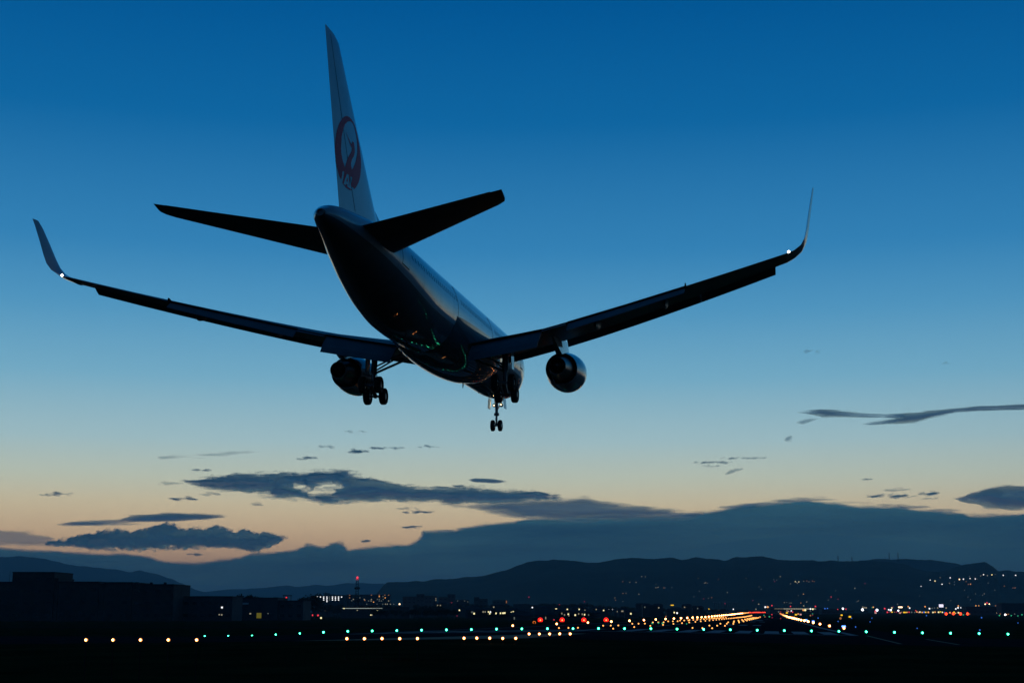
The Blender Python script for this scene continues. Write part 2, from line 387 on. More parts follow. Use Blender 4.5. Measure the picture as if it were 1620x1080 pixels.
MAIN = [(287, 761), (314, 757.7), (344, 752.7), (405, 747), (490, 745), (536, 742), (574, 743), (588, 746), (566, 750), (597, 755), (614, 759.5), (653, 768), (714, 770), (745, 768), (787, 772), (844, 776), (883, 781), (892, 785), (905, 788), (867, 791), (825, 794), (790, 797), (737, 798), (714, 800.5), (684, 794), (664, 797), (607, 794), (560, 795), (505, 796.7), (497, 793), (452, 789), (402, 787), (398, 784), (428, 781), (367, 779.5), (329, 775.7), (300, 767)]
cloud('large dark slate cloud with a ragged bright gap, below the airliner tail', [MAIN], 30000, cm_dense, thick=700, lumpy=.04, step=(2, 1), soft=12, rough2=1.3, rough=4.0, nx=22, ny=5, seed=2, deep=20,
      holes=[[(496, 769.5), (512, 767.5), (530, 767), (541, 769), (530, 770.5), (512, 770.8)], [(464, 769), (480, 767.5), (484, 770), (470, 771)], [(486, 779), (502, 776.6), (528, 776.4), (510, 778.4), (494, 780.5)], [(560, 750.5), (585, 751), (606, 754.5), (580, 754)], [(405, 783), (430, 779.5), (424, 782.5)]])
cloud('thin grey veil of cloud trailing right from the large dark cloud', [[(690, 797), (740, 794), (800, 789), (850, 787), (925, 784), (960, 793), (1000, 797), (1060, 803), (1125, 810), (1090, 822), (1010, 824), (900, 826), (830, 822), (780, 813), (740, 806)]], 32000, cloud_mat('cloud_veil', .8, (.56, .76, .90), .6, sx=3, scale=.7, fine=.45), thick=400, lumpy=0, soft=14, rough=5, nx=40, ny=4, seed=3, deep=16)
cloud('dark billowy cloud with a cauliflower top above the left hills', [[(60, 862), (92, 854), (126, 844.6), (153, 839), (191, 835), (214, 838), (237, 834), (249, 826), (264, 822.5), (279, 828), (291, 835), (306, 832), (329, 834), (348, 826), (356, 832), (371, 842), (390, 836), (398, 840), (440, 842), (455, 848), (444, 860), (421, 867.5), (405, 873.6), (383, 869), (344, 867), (268, 868.5), (191, 871), (145, 871), (115, 867.5)]], 29000, cm_puff, thick=600, lumpy=.04, rough2=2.2, step=(1.6, 1), soft=10, rough=5, nx=12, ny=8, seed=4, deep=22)
cloud('flat streaked cloud just above the dark billowy cloud', [[(92, 830.5), (115, 825), (191, 820), (207, 815), (260, 810.5), (325, 812), (398, 813), (375, 817), (329, 821), (268, 825), (214, 827.5), (153, 831)]], 30500, cm_streak, thick=400, soft=5, rough=3.0, nx=60, ny=4, seed=5, deep=8)
cloud('small dark lens shaped cloud above the right end of the large cloud', [[(737, 759), (752, 756), (779, 757.3), (806, 761.8), (780, 764), (750, 762.5)]], 30000, cm_streak, thick=260, step=(2, 1), soft=2.5, rough=.8, seed=6, deep=4)
cloud('long thin dark streak of cloud reaching the right edge of the sky', [[(1262, 651.5), (1295, 647.3), (1344, 650.5), (1398, 656), (1459, 650), (1517, 645), (1574, 641), (1640, 638.5), (1760, 640), (1760, 646), (1640, 648.8), (1574, 648.5), (1517, 652), (1478, 659.5), (1451, 667), (1383, 672), (1364, 669.7), (1400, 664.5), (1420, 661), (1396, 659), (1356, 658.5), (1306, 659.5)]], 24000, cm_streak, thick=220, lumpy=0, step=(3, 1), soft=6, rough=2.0, nx=50, ny=4, seed=7, deep=6)
cloud('faint wisp under the left tip of the long right streak', [[(1258, 668), (1275, 662), (1300, 661), (1290, 666), (1270, 671)]], 24200, cm_wisp, thick=120, step=(2, 1), soft=4, rough=2, seed=8, deep=6)
cloud('soft dark cloud lump at the right edge above the cloud bank', [[(1514, 787), (1528, 780), (1555, 770.5), (1597, 766), (1640, 764), (1700, 768), (1700, 802), (1640, 806), (1597, 807), (1555, 801), (1524, 791)]], 30000, cloud_mat('cloud_soft', .92, (.56, .76, .90), .6, sx=1.6, scale=.8, fine=.35), thick=700, step=(2.5, 1.3), soft=10, rough=4, seed=9, deep=14)
cloud('thin streaks feathering off the crest of the cloud bank at the right', [[(1128, 804), (1180, 796), (1240, 788), (1300, 786), (1330, 791), (1250, 796), (1180, 803)]], 39000, cm_wisp, thick=200, lumpy=0, step=(2.5, 1.2), soft=7, rough=5, nx=44, ny=3, seed=51, deep=6)
cloud('faint feathered streak on the cloud bank top near the right edge', [[(1330, 794), (1420, 795), (1520, 806), (1610, 806), (1530, 812), (1430, 805)]], 39100, cm_wisp, thick=200, lumpy=0, step=(2.5, 1.2), soft=7, rough=5, nx=44, ny=3, seed=52, deep=6)
cloud('pinkish grey veil of thin cloud at the far left above the bank', [[(-160, 835), (-40, 832), (30, 836), (80, 846), (100, 862), (60, 866), (0, 864), (-160, 858)]], 39200, cm_wisp, thick=200, lumpy=0, step=(3, 1.5), soft=12, rough=6, nx=40, ny=6, seed=53, deep=10)
cloud('very faint cirrus streak in the pale sky above the large cloud', [[(250, 722), (330, 716), (420, 712), (430, 716), (340, 722), (255, 727)]], 31000, cm_wisp, thick=100, lumpy=0, step=(3, 1), soft=10, rough=4, nx=50, ny=4, seed=54, deep=6)
for i, (u0, u1, v, h, mm, lab) in enumerate([
    (1097, 1160, 731.5, 5, cm_streak, 'small dark streak cloud alone in the pale sky right of the nose wheels'),
    (1136, 1212, 724.5, 4, cm_streak, 'thin streak cloud lying just above another small streak on the right'),
    (1105, 1140, 738, 5, cm_wisp, 'faint wisp below a pair of small streak clouds on the right'),
    (1148, 1176, 745, 9, cm_wisp, 'short slanted faint wisp right of the lower small streak'),
    (1362, 1388, 757.6, 4, cm_streak, 'tiny dark cloud fleck above the ragged pair on the right'),
    (1371, 1450, 784.5, 7, cm_puff, 'ragged flat cloud just above the right part of the cloud bank'),
    (1395, 1440, 775, 7, cm_wisp, 'faint ragged tuft on top of a flat cloud at the right'),
    (1452, 1488, 781, 7, cm_puff, 'small ragged cloud between the flat cloud and the right lump'),
    (1458, 1482, 788.5, 4, cm_wisp, 'faint fleck under the small ragged cloud at the right'),
    (57, 124, 781.5, 5, cm_streak, 'small broken cloud line alone at the far left'),
    (469, 503, 724.5, 5, cm_streak, 'small dark fleck of cloud under the left engine'),
    (500, 532, 707, 6, cm_wisp, 'faint wisp left of the broken cloud pair below the left engine'),
    (544, 584, 714, 7, cm_puff, 'small ragged cloud below the left main wheels'),
    (584, 642, 708.5, 4, cm_streak, 'thin bright edged cloud line right of the small ragged cloud'),
    (662, 702, 707.2, 4, cm_streak, 'tiny flat cloud streak left of the nose wheels'),
    (266, 318, 789, 6, cm_streak, 'short cloud streak below the left tip of the large dark cloud'),
    (316, 348, 782, 8, cm_wisp, 'faint tuft between a short streak and the large dark cloud'),
    (304, 334, 743.2, 4, cm_streak, 'small flat fleck above the left tip of the large dark cloud'),
    (247, 292, 764, 7, cm_wisp, 'faint wisp at the left tip of the large dark cloud'),
    (396, 416, 798, 8, cm_wisp, 'faint tuft just under the large dark cloud'),
    (636, 672, 833.5, 6, cm_puff, 'small dark cloud fleck at the step in the cloud bank'),
    (570, 586, 855.5, 6, cm_puff, 'tiny dark cloud fleck low over the cloud bank gap'),
    (297, 323, 877, 4, cm_streak, 'small dark fleck inside the orange gap under the billowy cloud'),
    (632, 690, 810, 6, cm_streak, 'broken cloud streak below the middle of the large dark cloud'),
    (626, 665, 804.5, 5, cm_wisp, 'faint broken wisp under the middle of the large dark cloud'),
    (712, 735, 769, 4, cm_puff, 'small dark knob on the top edge of the large cloud'),
    (1242, 1253, 694, 13, cm_wisp, 'tiny upright wisp below the long right streak'),
    (544, 580, 683, 4, cm_wisp, 'very faint wisp below the left main landing gear'),
    (1478, 1506, 575, 4, cm_wisp, 'very faint wisp high at the right'),
    (1270, 1300, 556, 4, cm_wisp, 'very faint thin wisp right of the right engine')]):
    c = (u0 + u1) / 2; a = (u1 - u0) / 2; P = []
    for k in range(14):
        w = 2 * math.pi * k / 14; P.append((c + a * math.cos(w), v - (h / 2) * math.sin(w) * (1 if math.sin(w) > 0 else .7) + (0 if h < 9 else -.25 * a * math.cos(w))))
    cloud(lab, [P], 26000 + i * 60, mm, thick=150, step=(1.6, .8), soft=5.0, rough=3.4, nx=12, ny=2.5, seed=20 + i, deep=5)
#AIRLINER
# ------------------------------------------------------------------ airliner
def spaint(name, c, r, bump=.12, sc=.7):
    m = mat(name, c, rough=.55, spec=.12, bump=bump * .35, bscale=sc, var=.09, vscale=.8, coat=1.0)
    m.node_tree.nodes['Principled BSDF'].inputs['Coat Roughness'].default_value = .03
    return m
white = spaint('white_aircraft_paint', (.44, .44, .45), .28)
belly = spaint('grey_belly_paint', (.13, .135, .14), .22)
wgrey = mat('grey_wing_paint', (.15, .155, .165), rough=.4, spec=.3, var=.12, vscale=1.2, bump=.1, bscale=1.2)
fgrey = mat('grey_flap_paint', (.17, .175, .185), rough=.45, spec=.25, var=.12, vscale=1.2)
bare = mat('bare_metal', (.42, .43, .45), rough=.3, metal=.9, var=.1, vscale=3)
nozz = mat('burnt_nozzle_metal', (.16, .14, .13), rough=.35, metal=.85, var=.25, vscale=4)
dark = mat('dark_interior', (.015, .015, .016), rough=.8, spec=.2)
tyre = mat('tyre_rubber', (.02, .02, .02), rough=.8, spec=.25, bump=.2, bscale=30)
gear = mat('gear_metal', (.30, .31, .33), rough=.4, metal=.5, var=.2, vscale=5)
redp = mat('red_emblem_paint', (.85, .006, .06), rough=.5, spec=.2, coat=.05)
glass = mat('cabin_window_glass', (.02, .025, .03), rough=.12, spec=.6)
B_S, B_Z = 26.0, -5.55                       # base of the airliner: under the wing, at wheel level
def A(x, s, z): return (x, -(s - B_S), z - B_Z)
QP, QR, QY = 0.027933, 0.011027, -0.177293
MROT = (Matrix.Rotation(QY, 3, 'Z') @ Matrix.Rotation(QP, 3, 'X') @ Matrix.Rotation(QR, 3, 'Y'))
plane = empty('airliner')
plane.location = MROT @ Vector((0, -B_S, B_Z)) + Vector((-.3095, 122.989, 20.261 + CAMZ)); plane.rotation_euler = MROT.to_euler()
tag(plane, 'white twin engine airliner landing at dusk, gear down, red crane emblem on its fin', 'airliner')

def pchip(xs, ys, x):
    xs = np.array(xs, float); ys = np.array(ys, float); h = np.diff(xs); dl = np.diff(ys) / h; d = np.zeros(len(xs))
    for i in range(1, len(xs) - 1):
        if dl[i - 1] * dl[i] > 0: w1 = 2 * h[i] + h[i - 1]; w2 = h[i] + 2 * h[i - 1]; d[i] = (w1 + w2) / (w1 / dl[i - 1] + w2 / dl[i])
    d[0] = dl[0]; d[-1] = dl[-1]
    x = np.clip(x, xs[0], xs[-1]); k = np.clip(np.searchsorted(xs, x) - 1, 0, len(h) - 1); tt = (x - xs[k]) / h[k]
    return float((2 * tt ** 3 - 3 * tt ** 2 + 1) * ys[k] + (tt ** 3 - 2 * tt ** 2 + tt) * h[k] * d[k] + (-2 * tt ** 3 + 3 * tt ** 2) * ys[k + 1] + (tt ** 3 - tt ** 2) * h[k] * d[k + 1])
FS = [0, .3, 1, 2, 3, 4, 5.5, 7.5, 9, 20, 35, 38, 41, 44, 47, 50, 52, 53.2, 53.67]
FA = [.05, .55, 1.05, 1.5, 1.85, 2.1, 2.35, 2.5, 2.515, 2.515, 2.515, 2.5, 2.4, 2.16, 1.76, 1.24, .85, .55, .25]
FT = [-.85, -.42, .1, .75, 1.5, 2.05, 2.45, 2.68, 2.7, 2.7, 2.7, 2.7, 2.7, 2.68, 2.56, 2.30, 2.05, 1.72, 1.45]
FB = [-.95, -1.4, -1.85, -2.2, -2.4, -2.53, -2.65, -2.7, -2.7, -2.7, -2.7, -2.6, -2.15, -1.42, -.62, .12, .55, .85, 1.05]
def fus(s):
    return pchip(FS, FA, s), pchip(FS, FT, s), pchip(FS, FB, s)
def fpt(s, w, off=0.0):      # point on the skin, w measured from the top, positive to the right
    a, tp, bt = fus(s); return ((a + off) * math.sin(w), s, (tp + bt) / 2 + ((tp - bt) / 2 + off) * math.cos(w))
ss = [0, .1, .3, .6] + list(np.arange(1, 9, .5)) + list(np.arange(9, 36, 1.0)) + list(np.arange(36, 53.6, .5)) + [53.5, 53.67]
nr = 64; fb = MB(); R_ = []
for s in ss:
    R_.append([A(*fpt(s, 2 * math.pi * i / nr)) for i in range(nr)])
vs = [p for r in R_ for p in r]; fs = []; mi = []
for j in range(len(R_) - 1):
    for i in range(nr):
        i2 = (i + 1) % nr; fs.append((j * nr + i, j * nr + i2, (j + 1) * nr + i2, (j + 1) * nr + i))
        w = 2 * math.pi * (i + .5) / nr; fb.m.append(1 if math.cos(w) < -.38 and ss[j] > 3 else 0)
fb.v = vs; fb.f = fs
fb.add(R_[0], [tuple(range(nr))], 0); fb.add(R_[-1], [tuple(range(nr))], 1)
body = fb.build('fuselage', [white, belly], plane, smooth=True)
# cabin windows, cockpit windows and doors
wb = MB()
def skin_patch(b, s0, s1, w0, w1, off, n=3, mi=None, ms=2):
    vs = [A(*fpt(s0 + (s1 - s0) * i / ms, w0 + (w1 - w0) * j / n, off)) for i in range(ms + 1) for j in range(n + 1)]
    b.add(vs, [(i * (n + 1) + j, i * (n + 1) + j + 1, (i + 1) * (n + 1) + j + 1, (i + 1) * (n + 1) + j) for i in range(ms) for j in range(n)], mi)
DOORS = [(7.0, 8.1), (19.6, 20.3), (31.4, 32.1), (43.8, 44.85)]
for sgn in (1, -1):
    s = 8.8
    while s < 46.5:
        if not any(a - .35 < s < b + .1 for a, b in DOORS):
            w = math.acos(.27); skin_patch(wb, s, s + .26, sgn * (w - .068), sgn * (w + .068), .008, n=2, ms=1)
        s += .56
tag(wb.build('cabin_windows', glass, body), kind='stuff')
for sgn in (1, -1):
    for k, (a, b) in enumerate(DOORS):
        o = MB(); skin_patch(o, a - .05, b + .05, sgn * .93, sgn * 1.75, .004, n=8); o.build('door_seal', dark, body)
        o = MB(); skin_patch(o, a, b, sgn * .96, sgn * 1.72, .014, n=8); o.build('door', white, body, smooth=True)
    o = MB(); skin_patch(o, 12.0, 13.8, sgn * 1.75, sgn * 2.25, .004, n=6)
    if sgn == 1: o.build('cargo_door_seam', dark, body); o = MB(); skin_patch(o, 12.06, 13.74, sgn * 1.77, sgn * 2.23, .012, n=6); o.build('cargo_door', belly, body, smooth=True)
    for (a, b, w0, w1) in ((2.05, 2.75, .12, .55), (2.3, 3.1, .60, .98), (2.75, 3.5, 1.0, 1.2)):
        o = MB(); skin_patch(o, a, b, sgn * w0, sgn * w1, .01, n=3); o.build('cockpit_window', glass, body)
# circumferential skin joints
o = MB()
for s in (10.2, 14.5, 18.8, 33.5, 37.2, 41.0, 45.3, 48.6):
    for i in range(nr):
        w0 = 2 * math.pi * i / nr; skin_patch(o, s, s + .035, w0, w0 + 2 * math.pi / nr, .003, n=1, ms=1)
tag(o.build('skin_joints', fgrey, body), kind='stuff')
# wing to body fairing
def ffa(s):
    t_ = (s - 15.5) / 17.0; e = math.sin(math.pi * min(1, max(0, t_))) ** .55; return e
Rg = []
for s in np.linspace(15.6, 32.4, 34):
    e = ffa(s); ring = []
    for i in range(33):
        w = math.pi * (.53 + .94 * i / 32)          # lower part only
        x = math.sin(w) * (2.42 + .62 * e); z = -.2 + math.cos(w) * (2.36 + .72 * e)
        z = max(z, -2.55 - .76 * e ** 1.3)
        ring.append(A(x, s, z))
    ring.append(A(-1.6, s, -.3)); ring.append(A(1.6, s, -.3)); Rg.append(ring)
MB().rings(Rg).build('belly_fairing', belly, plane, smooth=True)
# tail cone exhaust
o = MB(); o.lathe(A(0, 53.60, 1.25), (0, -1, .05), [(0, .22), (.16, .2), (.16, .15), (.02, .13)], 16); o.build('auxiliary_exhaust', nozz, plane, smooth=True)
# antennas, drain masts
for (x, s, z, h, a) in ((0, 12.6, -2.68, .42, .2), (0, 18.6, -3.12, .3, .1), (0, 35.5, -2.68, .34, .15), (.6, 38, -2.5, .25, .15)):
    o = MB(); o.rings([[A(x - .02, s, z + .05), A(x + .02, s, z + .05), A(x + .02, s + .32, z + .05), A(x - .02, s + .32, z + .05)],
                       [A(x - .012, s + a + .1, z - h), A(x + .012, s + a + .1, z - h), A(x + .012, s + a + .26, z - h), A(x - .012, s + a + .26, z - h)]])
    o.build('blade_antenna', dark, plane)
for s in (11.5, 24.0, 30.0):
    o = MB(); o.rings([[A(-.02, s, 2.68), A(.02, s, 2.68), A(.02, s + .4, 2.68), A(-.02, s + .4, 2.68)], [A(-.012, s + .22, 3.05), A(.012, s + .22, 3.05), A(.012, s + .4, 3.05), A(-.012, s + .4, 3.05)]]); o.build('blade_antenna', white, plane)

# --- aerofoils
def naca(c, t_): return 5 * t_ * (.2969 * math.sqrt(max(c, 0)) - .126 * c - .3516 * c * c + .2843 * c ** 3 - .1036 * c ** 4)
CC = [1 - math.cos(math.pi * i / 22) for i in range(12)]
CC = [.5 * (1 - math.cos(math.pi * i / 12)) for i in range(13)]
def foil(x, sl, zl, st, zt, t_, nx=0.0, nz=1.0, cut=1.0, camber=.0):
    """ring of a section from leading edge (sl, zl) to trailing edge (st, zt); (nx, nz) thickness direction"""
    ch = math.hypot(st - sl, zt - zl); up = []; lo = []
    for c in CC:
        c *= cut; y = naca(c, t_) * ch; cmb = camber * ch * 4 * c * (1 - c)
        s = sl + (st - sl) * c; z = zl + (zt - zl) * c
        up.append(A(x + nx * (y + cmb), s, z + nz * (y + cmb))); lo.append(A(x - nx * (y - cmb), s, z - nz * (y - cmb)))
    return list(reversed(up)) + lo[1:]
def zte(x): x = max(0, x - 2.5); return -1.72 + .162 * x + .0015 * x * x
XW = [1.0, 2.5, 5.0, 7.6, 9.4, 12, 15, 17.4, 20, 22.2, 23.6]
def sle(x): return interp(x, [1.0, 2.5, 23.6], [17.4, 18.6, 32.75])
def ste(x): return interp(x, [1.0, 2.5, 7.6, 23.6], [28.7, 28.9, 29.1, 35.45])
def inc(x): return interp(x, [1, 2.5, 10, 23.6], [.075, .07, .035, .0])
def thk(x): return interp(x, [1, 2.5, 8, 23.6], [.125, .12, .105, .095])
def wsec(x, cut): 
    c = ste(x) - sle(x); return foil(x, sle(x), zte(x) + inc(x) * c, ste(x), zte(x), thk(x), cut=cut, camber=.012)
def cutx(x):   # fixed wing stops short where flaps hang behind it
    return 1.0
def mirror(ring, sgn):
    return [(sgn * p[0], p[1], p[2]) for p in ring]
def onwing(x, c, off=0.0):    # point on the chord plane
    s = sle(x) + (ste(x) - sle(x)) * c; ch = ste(x) - sle(x); return s, zte(x) + inc(x) * ch * (1 - c) + off
def panel(name, m, sgn, parent, stations, smooth=True, camber=.02):
    """a flap, slat or aileron: stations (x, s_le, z_le, chord, deflection in degrees, thickness)"""
    R = []
    for (x, s, z, c, dfl, t_) in stations:
        a = rad(dfl); R.append(mirror(foil(x, s, z, s + c * math.cos(a), z - c * math.sin(a), t_, camber=camber), sgn))
    return MB().rings(R).build(name, m, parent, smooth=smooth)
for sgn in (1, -1):
    xs_ = [1.0, 2.5, 5.0, 7.5, 7.52, 9.3, 9.32, 12, 15, 17.3, 17.32, 20, 22.2, 23.6]
    ct = [.90, .86, .84, .80, .985, .985, .80, .78, .77, .76, .985, .985, .985, .985]
    wing = MB().rings([mirror(wsec(x, c), sgn) for x, c in zip(xs_, ct)]).build('wing', wgrey, plane, smooth=True)
    # spoiler shroud over the flaps: thin upper skin reaching back to the visible trailing edge line
    for (xa, xb, ca_, cb_) in ((2.55, 7.5, .84, .80), (9.32, 17.28, .80, .76)):
        R = []
        for x, c0 in ((xa, ca_), ((xa + xb) / 2, (ca_ + cb_) / 2), (xb, cb_)):
            p0 = onwing(x, c0 - .06, .0); p1 = onwing(x, .955, .02); th = naca(c0 - .06, thk(x)) * (ste(x) - sle(x)); t1 = .02
            R.append([(sgn * x, A(x, p0[0], 0)[1], p0[1] - B_Z + th + .02), (sgn * x, A(x, p1[0], 0)[1], p1[1] - B_Z + .05), (sgn * x, A(x, p1[0], 0)[1], p1[1] - B_Z + .02), (sgn * x, A(x, p0[0], 0)[1], p0[1] - B_Z + th - .05)])
        MB().rings(R).build('spoiler', wgrey, wing)
    # double slotted inboard flap, single outboard flap
    def fl(xa, xb, c, dfl, ds, dz_, t_=.13, n=3, ca=None):
        out = []
        for k in range(n):
            x = xa + (xb - xa) * k / (n - 1); p = onwing(x, .93); cc = c if ca is None else c + (ca - c) * k / (n - 1)
            out.append((x, p[0] + ds, p[1] + dz_, cc, dfl, t_))
        return out
    panel('flap', fgrey, sgn, wing, fl(2.62, 7.46, 1.55, 32, -.05, -.12))
    panel('aft_flap', fgrey, sgn, wing, fl(2.66, 7.42, .85, 44, 1.12, -.82, t_=.12))
    panel('flap', fgrey, sgn, wing, fl(9.36, 17.26, 1.25, 30, -.05, -.08, ca=.85))
    panel('inboard_aileron', wgrey, sgn, wing, [(x, onwing(x, .90)[0], onwing(x, .90)[1] - .02, 1.0, 12, .1) for x in (7.56, 9.26)])
    panel('aileron', wgrey, sgn, wing, [(x, onwing(x, .86)[0], onwing(x, .86)[1] - .01, c_, 3, .09) for x, c_ in ((17.36, .62), (22.3, .40))])
    # slats drooped forward and down
    for xa, xb in ((3.0, 7.5), (8.35, 13.4), (13.41, 18.1), (18.11, 22.95)):
        R = []
        for x in (xa, (xa + xb) / 2, xb):
            c = ste(x) - sle(x); cs = .13 * c + .35; z0 = zte(x) + inc(x) * c
            R.append((x, sle(x) - .62, z0 - .30 - .035 * c, cs + .1, -27, .17))
        panel('slat', wgrey, sgn, wing, R)
    # flap track fairings
    for x, w_, l0, l1 in ((5.9, .24, .5, .86), (11.2, .2, .44, .84), (15.9, .17, .42, .82)):
        p0 = onwing(x, l0); p1 = onwing(x, l1); c = ste(x) - sle(x); R = []
        for k in range(9):
            q_ = k / 8; e = max(.04, math.sin(math.pi * min(1, q_ * .92 + .04)) ** .6); s = p0[0] + (p1[0] - p0[0]) * q_; z = p0[1] - .30 - .5 * max(0, q_ - .45) + (p1[1] - p0[1]) * q_
            R.append([(sgn * x + w_ * e * math.cos(a), A(0, s, 0)[1], z - B_Z + .42 * e * math.sin(a)) for a in [2 * math.pi * i / 12 for i in range(12)]])
        MB().rings(R).build('flap_track_fairing', wgrey, wing, smooth=True)
    o = MB(); p = onwing(17.31, .98); o.rings([[(sgn * 17.31 - .06, A(0, p[0] - .5, 0)[1], p[1] - B_Z + .02), (sgn * 17.31 + .06, A(0, p[0] - .5, 0)[1], p[1] - B_Z + .02), (sgn * 17.31 + .05, A(0, p[0] + .1, 0)[1], p[1] - B_Z + .0), (sgn * 17.31 - .05, A(0, p[0] + .1, 0)[1], p[1] - B_Z + .0)],
        [(sgn * 17.31 - .03, A(0, p[0] - .1, 0)[1], p[1] - B_Z + .20), (sgn * 17.31 + .03, A(0, p[0] - .1, 0)[1], p[1] - B_Z + .20), (sgn * 17.31 + .03, A(0, p[0] + .1, 0)[1], p[1] - B_Z + .20), (sgn * 17.31 - .03, A(0, p[0] + .1, 0)[1], p[1] - B_Z + .20)]]).build('hinge_bracket', dark, wing)
    # blended winglet
    WL = [(23.6, 0, 32.75, 35.45, 0), (24.05, .14, 33.35, 35.6, 25), (24.45, .42, 33.65, 35.75, 48), (24.72, .85, 34.0, 35.92, 66), (24.86, 1.4, 34.4, 36.12, 76), (25.0, 2.3, 35.1, 36.5, 80), (25.14, 3.15, 35.8, 36.9, 80), (25.22, 3.6, 36.35, 37.15, 80)]
    R = []
    for (x, dz_, a, b, cant) in WL:
        cr = rad(cant); R.append(mirror(foil(x, a, zte(23.6) + dz_, b, zte(23.6) + dz_ + (0), .125, nx=-math.sin(cr), nz=math.cos(cr)), sgn))
    MB().rings(R).build('winglet', white, wing, smooth=True)
    o = MB(); o.ball((sgn * 23.72, A(0, 35.58, 0)[1], zte(23.6) + .05 - B_Z), .078, 12, 8); o.build('position_light', lamp_mat('white_position_light', (1, .98, .92), 9), wing, smooth=True)
    # --- engine
    ex, ez, s0 = 7.92, -2.50, 18.3
    c = (sgn * ex, A(0, s0, 0)[1], ez - B_Z); ax = (0, -1, -.03)
    prof = [(4.15, 1.08), (4.16, 1.14), (3.6, 1.22), (2.8, 1.34), (1.9, 1.42), (1.1, 1.43), (.5, 1.36), (.18, 1.26), (0, 1.14), (.1, 1.05), (.35, 1.02), (1.3, 1.12), (2.2, 1.1), (3.2, 1.16), (4.0, 1.06)]
    eng = MB().lathe(c, ax, prof, 40, closed=True).build('engine', spaint('nacelle_paint', (.22, .225, .235), .2, bump=.05), plane, smooth=True)
    MB().lathe(c, ax, [(1.3, .02), (1.32, 1.11), (1.4, 1.11), (1.42, .02)], 36, closed=True).build('fan_disc', dark, eng, smooth=False)
    o = MB()
    for k in range(30):
        w = 2 * math.pi * k / 30; d = Vector((math.cos(w), 0, math.sin(w))); e = Vector((-math.sin(w), 0, math.cos(w))); cc = Vector(c)
        o.rings([[cc + d * .3 + e * .03 + Vector((0, -1.2, 0)), cc + d * .3 - e * .03 + Vector((0, -1.05, 0)), cc + d * .3 - e * .05 + Vector((0, -1.05, 0))],
                 [cc + d * 1.1 + e * .1 + Vector((0, -1.2, 0)), cc + d * 1.1 - e * .1 + Vector((0, -1.0, 0)), cc + d * 1.1 - e * .12 + Vector((0, -1.0, 0))]])
    tag(o.build('fan_blades', bare, eng), kind='stuff')
    MB().lathe(c, ax, [(2.2, .72), (3.0, .88), (4.0, .88), (4.8, .80), (5.6, .68), (6.2, .60), (6.2, .56), (5.4, .56), (4.0, .55), (2.2, .5)], 36, closed=True).build('core_cowl', nozz, eng, smooth=True)
    MB().lathe(c, ax, [(4.6, .02), (4.7, .36), (5.5, .34), (6.3, .20), (6.9, .03)], 24).build('exhaust_plug', nozz, eng, smooth=True)
    for k, w in enumerate((.35, -.35)):   # nacelle strakes
        pass
    # pylon
    R = []
    for (s, zb, zt, hw) in ((18.9, -1.10, -1.02, .10), (19.8, -1.25, -.78, .2), (20.9, -1.35, -.52, .24), (22.2, -1.55, -.42, .24), (23.6, -1.75, -.5, .22), (25.0, -1.45, -.6, .16), (26.6, -1.05, -.7, .06)):
        R.append([A(ex - hw, s, zb), A(ex + hw, s, zb), A(ex + hw * .8, s, zt), A(ex - hw * .8, s, zt)])
    MB().rings([mirror(r, sgn) for r in R]).build('pylon', white, eng, smooth=False)
# --- tail
for sgn in (1, -1):
    R = []
    for k, x in enumerate([.6, 1.4, 3, 5, 7, 8.8, 9.2, 9.31]):
        f = (x - 1.4) / (9.31 - 1.4); sl = 45.6 + (51.75 - 45.6) * f; st = 50.3 + (53.3 - 50.3) * f; zt_ = 1.38 + .80 * f; zl = zt_ - (.62 - .42 * f)
        if k == 6: sl += .12
        if k == 7: sl += .55
        R.append(mirror(foil(x, sl, zl, st, zt_, .10 if k < 6 else .07), sgn))
    stab = MB().rings(R).build('horizontal_stabiliser', wgrey, plane, smooth=True)
    R = [mirror(foil(x, sl, zl, st, zt_, .05), sgn) for x, sl, zl, st, zt_ in ((1.9, 49.35, 1.42, 50.62, 1.38), (8.7, 52.55, 2.08, 53.22, 2.10))]
    MB().rings(R).build('elevator', wgrey, stab, smooth=True)
def fin_ch(z):
    return (interp(z, [1.5, 3.3, 11.3], [41.7, 43.75, 51.68]), interp(z, [1.5, 11.38], [50.3, 53.88]))
def fin_half(s, z):
    a, b = fin_ch(z); c = (s - a) / (b - a)
    return naca(min(1, max(0, c)), interp(z, [1.5, 11.4], [.105, .085])) * (b - a)
R = []
for z in (1.6, 2.6, 4, 6, 8, 10, 11.05, 11.3):
    a, b = fin_ch(z)
    if z > 11.2: a += .5
    t_ = interp(z, [1.5, 11.4], [.105, .085]); ring = []; up = []; lo = []
    for c in CC:
        y = naca(c, t_) * (b - a) * (1 if z < 11.2 else .3); s = a + (b - a) * c; up.append(A(y, s, z)); lo.append(A(-y, s, z))
    R.append(list(reversed(up)) + lo[1:])
fin = MB().rings(R).build('tail_fin', white, plane, smooth=True)
o = MB()   # dorsal fillet
R = []
for s, h, w_ in ((38.5, .0, .05), (40.5, .25, .12), (42.5, .75, .2), (44.2, 1.3, .3), (46, 1.6, .3)):
    _, tp, _b = fus(s); R.append([A(-w_, s, tp - .12), A(w_, s, tp - .12), A(.02, s, tp + h), A(-.02, s, tp + h)])
o.rings(R).build('dorsal_fillet', white, plane, smooth=True)
for sgn in (1, -1):   # rudder seam, a dark line from fin top to fuselage
    o = MB()
    for k in range(24):
        z0, z1 = 2.6 + 8.4 * k / 24, 2.6 + 8.4 * (k + 1) / 24; q4 = []
        for z in (z0, z1):
            a, b = fin_ch(z); s = a + (b - a) * .70; q4 += [(sgn * (fin_half(s, z) + .006), s, z), (sgn * (fin_half(s + .05, z) + .006), s + .05, z)]
        o.add([A(*p) for p in q4], [(0, 1, 3, 2)])
    o.build('rudder_seam', dark, fin)
